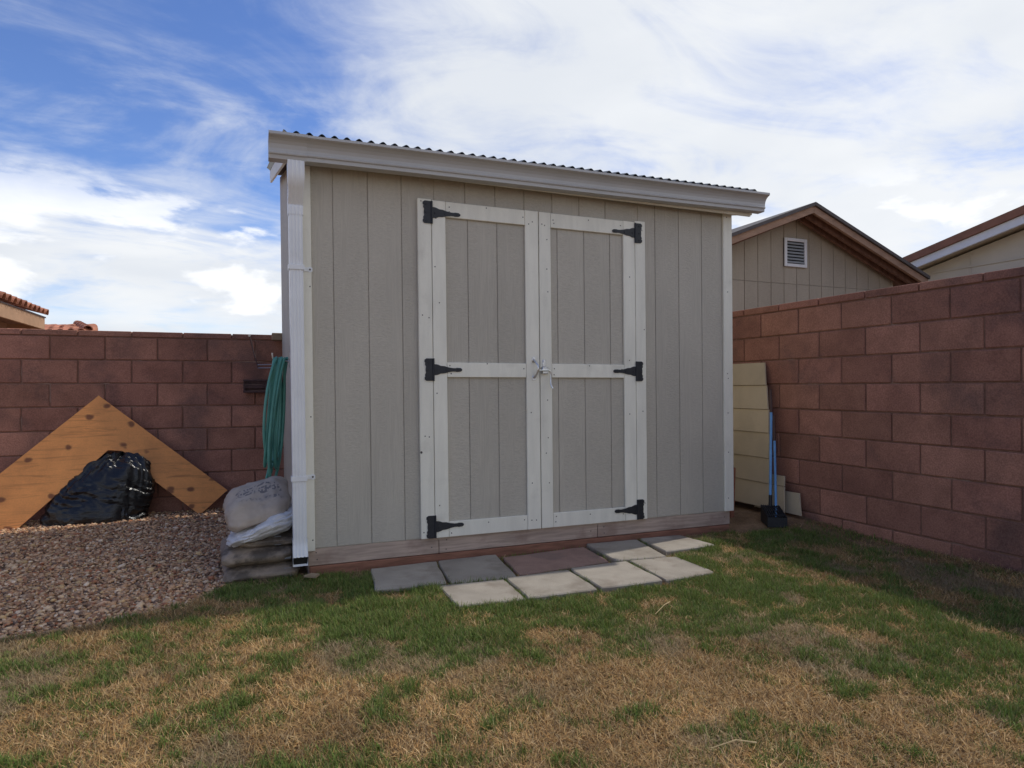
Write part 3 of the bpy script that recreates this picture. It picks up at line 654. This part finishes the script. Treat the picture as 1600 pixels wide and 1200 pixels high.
# ------------------------------------------------------------------ things at the right
def lean_x(y, z, zb=-.10, xb=3.43, xt=3.63, zt=1.14): return xb + (xt - xb) * (z - zb) / (zt - zb)
pn = thing('siding_sheet', (3.45, .5, -.1), 'tall tan lap siding offcut leaning on the right wall beside the shed', 'siding sheet')
lap = [(-.055, .17), (.139, .205), (.339, .238), (.543, .273), (.736, .312), (.939, .369), (1.134, .421)]
for i in range(6):
    z0, ya = lap[i]; z1, yb = lap[i + 1]; z0 += .003
    q = [(lean_x(0, z0) - .008, ya, z0), (lean_x(0, z0) - .008, 1.25, z0 - .0), (lean_x(0, z1), 1.25, z1 - .001), (lean_x(0, z1), yb, z1 - .001)]
    MB().prism(q, (.012, 0, 0)).build('lap_board', 'panel', pn)
oc = thing('siding_offcut', (3.53, .13, -.1), 'short tan siding offcut standing right of the blue handled tools', 'siding offcut')
for z0, z1 in ((-.08, .119), (.124, .200)):
    MB().prism([(3.515 + z0 * .3, .075 + (z0 + .08) * .28, z0), (3.515 + z0 * .3, .40, z0), (3.515 + z1 * .3, .40, z1), (3.515 + z1 * .3, .075 + (z1 + .08) * .28, z1)], (.012, 0, 0)).build('lap_board', 'panel', oc)
mb = MB().prism([(3.555, -.035, -.085), (3.555, .24, -.085), (3.605, .24, .075), (3.605, .030, .077)], (.012, 0, 0))
tag(mb.build('siding_offcut', 'panel'), 'smallest tan siding offcut, nearest the grass against the right wall', 'siding offcut')
dp = thing('dustpan', (3.28, -.02, -.15), 'black long handled dustpan with light blue handle standing by the siding sheet', 'dustpan')
mb = MB()
A = [(3.185, -.075, -.135), (3.30, -.150, -.135), (3.40, .03, -.125), (3.285, .105, -.125)]
def quadwall(p, q, h0, h1, t=.004):
    p, q = Vector(p), Vector(q); d = (q - p).cross(Vector((0, 0, 1))).normalized() * t
    return [p, q, q + Vector((0, 0, h1)), p + Vector((0, 0, h0))], tuple(d)
mb.prism(A, (0, 0, .005))
for p, q, h0, h1 in ((A[0], A[3], .075, .12), (A[3], A[2], .12, .12), (A[1], A[2], .075, .12), (A[0], A[1], .075, .075)):
    poly, d = quadwall(p, q, h0, h1); mb.prism([tuple(v) for v in poly], d)
mb.build('pan', 'black', dp)
mb = MB(); top = [Vector(p) + Vector((0, 0, h)) for p, h in zip(A, (.078, .078, .122, .122))]
for i in range(9):
    t = .05 + .9 * i / 8; a = top[0].lerp(top[1], t); b = top[3].lerp(top[2], t); mb.tube([a, a.lerp(b, .5) + Vector((0, 0, .012)), b], .0035, 6)
for t in (.15, .5, .9): mb.tube([top[0].lerp(top[3], t), top[1].lerp(top[2], t)], .004, 6)
mb.build('tines', 'black', dp, sm=True)
H0, H1, H2 = Vector((3.335, .055, -.01)), Vector((3.392, .10, .723)), Vector((3.415, .13, .905))
MB().tube([H0, H0.lerp(H1, .12)], .013, 10).build('socket', 'iron', dp, sm=True)
MB().tube([H0.lerp(H1, .1), H0.lerp(H1, .5), H1], .0105, 10).build('handle', 'blue', dp, sm=True)
MB().tube([H1, H1.lerp(H2, .5), H2], .0115, 10, rs=[.0115, .0125, .010]).build('grip', 'grip', dp, sm=True)
rk2 = thing('hand_rake', (3.36, .05, -.15), 'second blue handled tool close behind the dustpan handle, shorter blue part', 'rake')
K0, K1, K2 = Vector((3.36, .02, -.09)), Vector((3.473, .15, .49)), Vector((3.525, .21, .69))
MB().tube([K0, K0.lerp(K1, .5), K1], .0095, 10).build('handle', 'blue', rk2, sm=True)
MB().tube([K1, K1.lerp(K2, .5), K2], .0105, 10).build('grip', 'grip', rk2, sm=True)
mb = MB(); mb.tube([K0 + Vector((-.06, .05, 0)), K0, K0 + Vector((.06, -.05, 0))], .006, 8)
for t in range(7): a = K0 + Vector((-.06 + .02 * t, .05 - .0167 * t, 0)); mb.tube([a, a + Vector((-.012, -.012, -.05))], .003, 6)
mb.build('rake_head', 'black', rk2, sm=True)
tag(MB().prism([(3.165, .31, -.15), (3.20, .31, -.15), (3.315, .42, .25), (3.285, .42, .26)], (.0, .03, 0)).build('wooden_stake', 'stake'), 'reddish wooden stake leaning just behind the right corner of the shed', 'stake')
tag(MB().tube([(3.20, .55, -.1), (3.18, .56, .3), (3.17, .56, .5), (3.18, .54, .535), (3.21, .53, .52), (3.215, .53, .48)], .008, 8).build('metal_hook_rod', 'rust', sm=True), 'rusty hooked metal rod behind the right corner of the shed', 'rod')

# ------------------------------------------------------------------ neighbours
ns = thing('neighbour_shed', (5.72, 4.2, -.2), 'beige gabled shed with a white vent behind the right wall', 'shed')
NX0, NX1, AX, AZ, SL, NY = 3.98, 7.50, 5.73, 2.985, .385, 2.20
def nz(x): return AZ - abs(x - AX) * SL
MB().prism([(NX0 + .01, NY + .012, -.2), (NX1 - .01, NY + .012, -.2), (NX1 - .01, NY + .012, nz(NX1) - .02), (AX, NY + .012, AZ - .02), (NX0 + .01, NY + .012, nz(NX0) - .02)], (0, 4.5, 0)).build('wall', 'nsiding', ns)
x = 4.80 - 4 * GR; SEAM = 2.187
while x < NX1 - .02:
    a, b = x + .004, min(x + GR, NX1) - .004
    MB().box((a, NY, -.2), (b, NY + .0155, SEAM - .002), .002).build('siding_board', 'nsiding', ns)
    pts = [(a, NY, SEAM + .002), (b, NY, SEAM + .002), (b, NY, nz(b) + .03)] + ([(AX, NY, AZ + .03)] if a < AX < b else []) + [(a, NY, nz(a) + .03)]
    if nz(b) > SEAM and nz(a) > SEAM: MB().prism(pts, (0, .0155, 0)).build('siding_board', 'nsiding', ns)
    x += GR
YF = 1.85
for s_ in (-1, 1):
    ex = AX + s_ * 1.95; ez = nz(ex)
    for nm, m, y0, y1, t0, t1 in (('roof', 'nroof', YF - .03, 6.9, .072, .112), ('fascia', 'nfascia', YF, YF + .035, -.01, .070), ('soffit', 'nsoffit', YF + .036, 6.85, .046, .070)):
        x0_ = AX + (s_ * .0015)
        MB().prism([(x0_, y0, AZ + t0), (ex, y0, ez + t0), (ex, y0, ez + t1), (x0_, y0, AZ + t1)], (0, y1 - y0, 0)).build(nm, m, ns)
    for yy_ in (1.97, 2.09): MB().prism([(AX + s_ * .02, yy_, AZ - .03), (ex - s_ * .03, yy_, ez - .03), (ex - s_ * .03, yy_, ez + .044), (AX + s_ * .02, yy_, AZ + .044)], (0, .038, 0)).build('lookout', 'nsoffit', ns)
vt = MB().box((5.603, NY - .012, 2.398), (5.955, NY - .001, 2.742)).build('vent', 'dark', ns)
for a, b in (((5.60, 2.395), (5.64, 2.745)), ((5.918, 2.395), (5.958, 2.745)), ((5.6405, 2.395), (5.9175, 2.433)), ((5.6405, 2.707), (5.9175, 2.745))):
    MB().box((a[0], NY - .030, a[1]), (b[0], NY - .013, b[1]), .003).build('frame', 'white', vt)
for i in range(7):
    z = 2.45 + i * .038
    MB().prism([(5.642, NY - .028, z - .008), (5.642, NY - .014, z + .014), (5.642, NY - .014, z + .018), (5.642, NY - .028, z - .002)], (.274, 0, 0)).build('slat', 'tag', vt)

nh = thing('neighbour_house', (12, 0, -.2), 'cream gabled house with brown roof edge and white fascia at the far right', 'house')
HYR, HZ, HS = -1.6, 3.850, .2175       # ridge position; the gable faces this yard
hz = lambda y_: HZ - abs(y_ - HYR) * HS
MB().prism([(9.0, -8, -.2), (9.0, 4.9, -.2), (9.0, 4.9, hz(4.9) - .2), (9.0, HYR, HZ - .2), (9.0, -8, hz(-8) - .2)], (7, 0, 0)).build('wall', 'cream', nh)
for s_ in (-1, 1):
    ey = HYR + s_ * 6.9
    for nm, m, x0, x1, t0, t1 in (('roof', 'broof', 8.66, 16.3, -.104, .0), ('fascia', 'white', 8.70, 8.74, -.218, -.107), ('soffit', 'cream', 8.742, 16.2, -.16, -.107)):
        MB().prism([(x0, HYR + s_ * .002, HZ + t0), (x0, ey, hz(ey) + t0), (x0, ey, hz(ey) + t1), (x0, HYR + s_ * .002, HZ + t1)], (x1 - x0, 0, 0)).build(nm, m, nh)
y = -7.6
while y < 4.8:
    MB().box((8.990, y, -.2), (8.999, y + .012, hz(y) - .24)).build('batten', 'cream', nh); y += 1.22
MB().box((8.982, -7.9, 2.605), (8.9895, 3.4, 2.625)).build('trim_strip', 'cream', nh)

# tiled houses over the back wall
def tile_mesh(l, r, th_, name='tile'):
    mb = MB(); vs_, fs_ = [], []; k = 8
    for j in (0, 1):
        for i in range(k + 1):
            a = math.pi * i / k; s_ = 1 - .16 * j
            for rr in (r, r - th_): vs_.append((-l * j, rr * math.cos(a) * s_, rr * math.sin(a) * s_))
    for i in range(k):
        a = 2 * i; b = 2 * (k + 1) + 2 * i
        fs_ += [(a, b, b + 2, a + 2), (a + 1, a + 3, b + 3, b + 1), (a, a + 2, a + 3, a + 1), (b, b + 1, b + 3, b + 2)]
    mb.add(vs_, fs_); me = mb.mesh(name, 'tile', (0, 0, 0), False)
    return me
TM = tile_mesh(.46, .105, .018)
def tile_field(parent, p0, along, up, n_al, n_up, sp, jitter=.006, skip=None):
    al = Vector(along).normalized(); u = Vector(up).normalized(); nrm = (-u).cross(al)
    if nrm.z < 0: nrm = -nrm
    lx = -u; ly = nrm.cross(lx); M4 = Matrix((lx, ly, nrm)).transposed()
    for i in range(n_al):
        for j in range(n_up):
            if skip and skip(i, j): continue
            p = Vector(p0) + al * (i * sp) + u * (j * .37) + nrm * (.012 * j * 0 + .004) + Vector([random.uniform(-jitter, jitter) for _ in range(3)])
            o = link(bpy.data.objects.new('roof_tile', TM), parent, p)
            o.rotation_euler = (M4 @ Matrix.Rotation(random.uniform(-.03, .03), 3, 'Y')).to_euler()
th1 = thing('tiled_house', (-6.5, 8, -.2), 'tiled roof house with orange fascia at the far left edge above the wall', 'house')
EX, EZ = -3.95, 2.33
MB().box((-8.6, 2.9 + 2.6, -.2), (EX - .5, 10.4, EZ - .22)).build('wall', 'stucco', th1)
MB().box((EX - .052, 5.0, EZ - .29), (EX - .012, 10.75, EZ - .055), .004).build('fascia', 'tfascia', th1)
MB().box((EX - .6, 5.0, EZ - .215), (EX - .054, 10.75, EZ - .19)).build('soffit', 'nsoffit', th1)
MB().box((EX - 4, 10.60, EZ - .29), (EX - .055, 10.64, EZ - .055)).build('fascia', 'tfascia', th1)
MB().prism([(EX - .0, 5.0, EZ - .05), (EX - 4.6, 5.0, EZ + 1.2), (EX - 4.6, 5.0, EZ + 1.15), (EX, 5.0, EZ - .075)], (0, 5.78, 0)).build('roof_deck', 'rust', th1)
tile_field(th1, (EX + .05, 5.1, EZ - .03), (0, 1, 0), (-1, 0, .27), 22, 6, .262)
th2 = thing('tiled_house', (-5.6, 15.6, -.2), 'low red tiled roof just showing above the back left wall', 'house')
e0 = Vector((-7.35, 14.67, 2.19)); al = Vector((.9263, -.3768, .0)); upv = Vector((.3768 * .97, .9263 * .97, .17)).normalized()
LEN = 4.0; e1 = e0 + al * LEN
MB().prism([tuple(e0 - Vector((0, 0, .05))), tuple(e1 - al * .12 - Vector((0, 0, .05))), tuple(e1 + upv * 2.6 - al * 2.3 - Vector((0, 0, .05))), tuple(e0 + upv * 2.6 - Vector((0, 0, .05)))], (0, 0, -.05)).build('roof_deck', 'rust', th2)
MB().prism([(e0.x + .3, e0.y + .5, -.2), (e1.x - .1, e1.y + .45, -.2), (e1.x + .5, e1.y + 4, -.2), (e0.x + 1.2, e0.y + 4, -.2)], (0, 0, 2.3)).build('wall', 'stucco', th2)
tile_field(th2, e0 + Vector((0, 0, -.02)), al, upv, 17, 4, .235, skip=lambda i, j: i > 16 - j)
hp = e1 + Vector((0, 0, .02))
for j in range(5):
    o = link(bpy.data.objects.new('ridge_tile', TM), th2, hp - al * (.14 + .29 * j) + upv * (.06 + .37 * j) + Vector((0, 0, .03)))
    dv = (upv * .37 - al * .29).normalized(); lx = -dv; ly = Vector((0, 0, 1)).cross(lx).normalized(); lz = lx.cross(ly)
    o.rotation_euler = Matrix((lx, ly, lz)).transposed().to_euler()

# ------------------------------------------------------------------ gravel stones (stuff)
NS = 52000
xx = RNG.uniform(-3.4, -.15, NS * 2); yy = RNG.uniform(-.75, 2.68, NS * 2)
ok = (yy > edge_y(xx) - .02 + RNG.normal(0, .02, NS * 2)) & ~((xx > -.55) & (yy > .06) & (yy < .58) & (xx < -.2)) & (yy < 2.69 - .03 * (xx + 2.2))
ok &= RNG.random(NS * 2) < np.clip(1.25 - .16 * (yy + .5), .5, 1)
xx, yy = xx[ok][:NS], yy[ok][:NS]; NS = len(xx)
ph = (1 + 5 ** .5) / 2
ico = np.array([(-1, ph, 0), (1, ph, 0), (-1, -ph, 0), (1, -ph, 0), (0, -1, ph), (0, 1, ph), (0, -1, -ph), (0, 1, -ph), (ph, 0, -1), (ph, 0, 1), (-ph, 0, -1), (-ph, 0, 1)]) / np.sqrt(1 + ph * ph)
icf = np.array([(0,11,5),(0,5,1),(0,1,7),(0,7,10),(0,10,11),(1,5,9),(5,11,4),(11,10,2),(10,7,6),(7,1,8),(3,9,4),(3,4,2),(3,2,6),(3,6,8),(3,8,9),(4,9,5),(2,4,11),(6,2,10),(8,6,7),(9,8,1)])
sz = RNG.lognormal(math.log(.0080), .38, NS).clip(.0035, .022)
V = ico[None] * (1 + RNG.uniform(-.28, .28, (NS, 12, 1)))
V = V * np.stack([sz * RNG.uniform(.9, 1.5, NS), sz * RNG.uniform(.7, 1.1, NS), sz * RNG.uniform(.45, .8, NS)], 1)[:, None, :]
an = RNG.uniform(0, 6.28, NS); ti = RNG.normal(0, .35, NS); c, s = np.cos(an), np.sin(an); ct, st = np.cos(ti), np.sin(ti)
X0, Y0, Z0 = V[..., 0], V[..., 1], V[..., 2]
X1 = X0 * ct[:, None] - Z0 * st[:, None]; Z1 = X0 * st[:, None] + Z0 * ct[:, None]
V = np.stack([X1 * c[:, None] - Y0 * s[:, None] + xx[:, None], X1 * s[:, None] + Y0 * c[:, None] + yy[:, None],
              Z1 + (gravel_h(xx, yy) + RNG.uniform(.0, .014, NS))[:, None]], 2).reshape(-1, 3)
F = (icf[None] + 12 * np.arange(NS)[:, None, None]).reshape(-1, 3)
pal = np.array([(.58, .40, .26), (.48, .315, .195), (.37, .215, .135), (.64, .51, .36), (.26, .175, .12), (.42, .31, .22), (.72, .62, .49), (.38, .18, .105), (.20, .145, .115), (.57, .42, .23)])
colr = pal[RNG.choice(len(pal), NS, p=[.17, .17, .12, .13, .08, .1, .06, .07, .05, .05])] * RNG.uniform(.85, 1.2, (NS, 1)) * np.array([1.10, .97, .85])
tag(link(bpy.data.objects.new('gravel', np_mesh('gravel', V, F, 'stones', np.repeat(colr, 12, 0))), None, (0, 0, 0)), 'loose tan and reddish gravel covering the left part of the yard', 'gravel', kind='stuff')

# ------------------------------------------------------------------ grass (stuff)
CP = np.array([(-0.42,-0.16,0.8), (0.22,-0.43,0.95), (1.48,-0.95,0.95), (1.95,-1.15,0.9), (2.11,-1.22,0.85), (2.73,-1.48,0.55), (3.04,-1.61,0.3), (3.32,-1.72,0.08), (-0.99,-0.36,0.4), (-0.71,-0.47,0.35), (-0.42,-0.59,0.5), (-0.14,-0.71,0.8), (0.14,-0.82,0.95), (0.42,-0.94,1), (0.7,-1.06,1), (0.98,-1.17,1), (1.26,-1.29,0.9), (1.54,-1.41,0.95), (1.82,-1.52,0.9), (2.09,-1.64,0.85), (2.37,-1.75,0.8), (2.65,-1.87,0.7), (2.92,-1.98,0.5), (-1.32,-0.56,0.2), (-1.06,-0.67,0.2), (-0.81,-0.77,0.25), (-0.55,-0.88,0.35), (-0.3,-0.98,0.45), (-0.05,-1.09,0.7), (0.2,-1.19,0.8), (0.46,-1.3,0.85), (0.71,-1.4,0.55), (0.96,-1.51,0.4), (1.21,-1.61,0.25), (1.46,-1.71,0.2), (1.71,-1.82,0.15), (1.96,-1.92,0.15), (2.13,-1.99,0.35), (2.33,-2.08,0.8), (2.56,-2.17,0.8), (-1.35,-0.83,0.12), (-1.12,-0.92,0.1), (-0.89,-1.02,0.2), (-0.66,-1.11,0.2), (-0.43,-1.21,0.45), (-0.2,-1.3,0.4), (0.03,-1.4,0.35), (0.26,-1.49,0.42), (0.48,-1.59,0.3), (0.71,-1.68,0.2), (0.94,-1.78,0.12), (1.17,-1.87,0.12), (1.4,-1.96,0.2), (1.62,-2.06,0.2), (1.85,-2.15,0.35), (2.08,-2.25,0.75), (2.3,-2.34,0.7), (-1.28,-1.09,0.35), (-1.07,-1.18,0.35), (-0.86,-1.26,0.3), (-0.65,-1.35,0.25), (-0.43,-1.44,0.45), (-0.22,-1.52,0.28), (-0.02,-1.61,0.2), (0.19,-1.7,0.15), (0.4,-1.78,0.1), (0.61,-1.87,0.08), (0.82,-1.96,0.08), (1.03,-2.04,0.1), (1.24,-2.13,0.15), (1.45,-2.22,0.28), (1.65,-2.3,0.2), (1.86,-2.39,0.5), (2.07,-2.47,0.6), (-1.2,-1.36,0.6), (-1.01,-1.44,0.5), (-0.82,-1.52,0.35), (-0.63,-1.6,0.25), (-0.44,-1.68,0.15), (-0.25,-1.75,0.12), (-0.06,-1.83,0.22), (0.13,-1.91,0.12), (0.32,-1.99,0.05), (0.7,-2.15,0.04), (1.08,-2.3,0.05), (1.45,-2.46,0.1), (1.64,-2.53,0.3), (1.83,-2.61,0.35), (-1.12,-1.63,0.4), (-0.95,-1.7,0.4), (-0.78,-1.77,0.38), (-0.61,-1.84,0.2), (-0.44,-1.91,0.2), (-0.27,-1.98,0.4), (-0.1,-2.05,0.3), (0.07,-2.12,0.2), (0.24,-2.19,0.08), (0.58,-2.33,0.05), (0.92,-2.47,0.06), (1.26,-2.61,0.1), (1.59,-2.75,0.2)])
def green_w(x, y):
    num = np.zeros_like(x); den = np.zeros_like(x)
    for a, b, g_ in CP:
        w_ = 1 / (((x - a) ** 2 + (y - b) ** 2) + .004) ** 1.6; num += w_ * g_; den += w_
    return num / den
NB = 520000
gx = RNG.uniform(-2.6, 3.66, NB * 2); gy = RNG.uniform(-3.3, .02, NB * 2)
dep = (gx + .4685) * .3768 + (gy + 3.9364) * .9263
ok = (dep > 1.45) & (gy < edge_y(gx) + .02 + RNG.normal(0, .012, len(gx)))
ok &= ~((gx > -.2) & (gx < 2.93) & (gy > -.035)) & ~((gx > 2.88) & (gy > -.12 + .1 * (vnoise(gx, gy, 7, 3) - .5)))
lat = (gx + .4685) * .9263 - (gy + 3.9364) * .3768
ok &= (np.abs(lat / dep) < .98)
gx, gy = gx[ok], gy[ok]
keep = np.ones(len(gx), bool)
for q, _ in PV:      # keep the pavers free, letting a little grass creep over the edges
    q = np.array(q); ins = np.ones(len(gx), bool); cq = q.mean(0)
    for i in range(4):
        a, b = q[i], q[(i + 1) % 4]; nrm = np.array([-(b - a)[1], (b - a)[0]]); nrm = nrm / np.linalg.norm(nrm)
        sgn = np.sign((cq - a) @ nrm); ins &= ((gx - a[0]) * nrm[0] + (gy - a[1]) * nrm[1]) * sgn > .006 * RNG.standard_normal(len(gx)) + .004
    keep &= ~ins
keep &= ~((gx > .2) & (gx < 2.05) & (gy > -.5) & (RNG.random(len(gx)) > .12))
G = green_w(gx, gy)
tuft = fbm(gx, gy, 6.5, 31) * .55 + fbm(gx, gy, 19, 41) * .45
thin = np.clip((gx - 3.05) / .5, 0, 1) * np.clip(1 - (gy + 1.2) / -.6, 0, 1)
bare = (np.exp(-((gx - 3.5) / .28) ** 2) * np.clip((gy + 1.9) / 1.0, .25, 1) * .9)
keep &= RNG.random(len(gx)) > np.clip(bare, 0, .93)
gx, gy, G, tuft = gx[keep], gy[keep], G[keep], tuft[keep]
if len(gx) > NB: gx, gy, G, tuft = gx[:NB], gy[:NB], G[:NB], tuft[:NB]
n = len(gx)
pg = 1 / (1 + np.exp(-((G - .45) * 6.5 + (tuft - .5) * 15)))
isg = RNG.random(n) < pg
lush = np.where(isg, pg, 0)
ln = np.where(isg, RNG.uniform(.020, .038, n) * (.75 + .5 * lush) * (.35 + 1.35 * tuft), RNG.uniform(.018, .045, n))
wd = np.where(isg, RNG.uniform(.0020, .0038, n), RNG.uniform(.0014, .0032, n))
tilt = np.where(isg, RNG.uniform(.1, .85, n), RNG.uniform(.75, 1.5, n))
az = RNG.uniform(0, 6.283, n) + .6 * np.sin(3 * gx); bend = np.where(isg, RNG.uniform(.1, .7, n), RNG.uniform(-.35, .5, n))
base = np.stack([gx, gy, lawn_h(gx, gy) - .003 + np.where(isg, 0, RNG.uniform(0, .012, n))], 1)
dh = np.stack([np.cos(az), np.sin(az), np.zeros(n)], 1); side = np.stack([-np.sin(az), np.cos(az), np.zeros(n)], 1)
tw = RNG.uniform(-.9, .9, n)[:, None]; side = side * np.cos(tw) + np.array([0, 0, 1]) * np.sin(tw) * .5
up = np.array([0, 0, 1.0])
def dirv(t): return dh * np.sin(t)[:, None] + up * np.cos(t)[:, None]
mid = base + dirv(tilt) * (ln * .55)[:, None]; tip = mid + dirv(np.minimum(tilt + bend, 1.62)) * (ln * .45)[:, None]
hw = side * (wd * .5)[:, None]
V = np.stack([base - hw, base + hw, mid + hw * .8, mid - hw * .8, tip], 1)
gp = np.array([(.125, .195, .036), (.165, .24, .046), (.23, .275, .070), (.19, .185, .062), (.085, .130, .032)])
sp_ = np.array([(.58, .375, .155), (.47, .29, .115), (.34, .205, .085), (.70, .50, .26), (.38, .275, .14), (.20, .13, .065), (.52, .285, .10)])
cg = gp[RNG.choice(5, n, p=[.3, .3, .15, .1, .15])] * RNG.uniform(.8, 1.35, (n, 1))
drytone = fbm(gx, gy, 3.1, 77)
cs = sp_[RNG.choice(7, n, p=[.20, .20, .18, .10, .12, .13, .07])] * RNG.uniform(.75, 1.15, (n, 1))
cs = cs * (.62 + .98 * drytone[:, None]); grey = np.clip((vnoise(gx, gy, 4.2, 91) - .58) * 3.5, 0, .55)[:, None]
cs = cs * (1 - grey) + np.array([.27, .225, .14]) * grey
half = (RNG.random(n) < .18)[:, None] & isg[:, None]
col = np.where(isg[:, None], np.where(half, cg * .5 + cs * .4, cg), cs)
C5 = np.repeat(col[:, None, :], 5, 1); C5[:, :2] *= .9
k5 = 5 * np.arange(n)[:, None]
F = np.concatenate([k5 + np.array([[0, 1, 2]]), k5 + np.array([[0, 2, 3]]), k5 + np.array([[3, 2, 4]])], 0)
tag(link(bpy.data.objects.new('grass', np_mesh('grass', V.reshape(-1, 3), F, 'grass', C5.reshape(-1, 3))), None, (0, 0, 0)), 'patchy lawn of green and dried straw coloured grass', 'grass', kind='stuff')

# ------------------------------------------------------------------ small litter on the lawn
def straw(a, b, r, label, h=.012):
    a = Vector((*a, float(lawn_h(a[0], a[1])) + .028)); b = Vector((*b, float(lawn_h(b[0], b[1])) + .030)); m_ = a.lerp(b, .5) + Vector((.012, .004, h))
    tag(MB().tube([a, a.lerp(m_, .6), m_, b], r, 6, rs=[r * .8, r, r, r * 1.6]).build('straw_stem', 'straw', sm=True), label, 'stem')
straw((1.31, -1.34), (1.475, -1.225), .0018, 'pale dry stem lying on the green grass in front of the pavers')
straw((.79, -2.377), (.931, -2.408), .0017, 'pale dry stem lying on the brown grass at the bottom of the picture')
tag(MB().prism([(-.17, -.13, -.125), (-.11, -.16, -.128), (-.085, -.13, -.124), (-.13, -.11, -.12)], (0, 0, .010)).build('wood_chip', 'raw'), 'small wood chip on the grass below the downspout', 'wood chip')
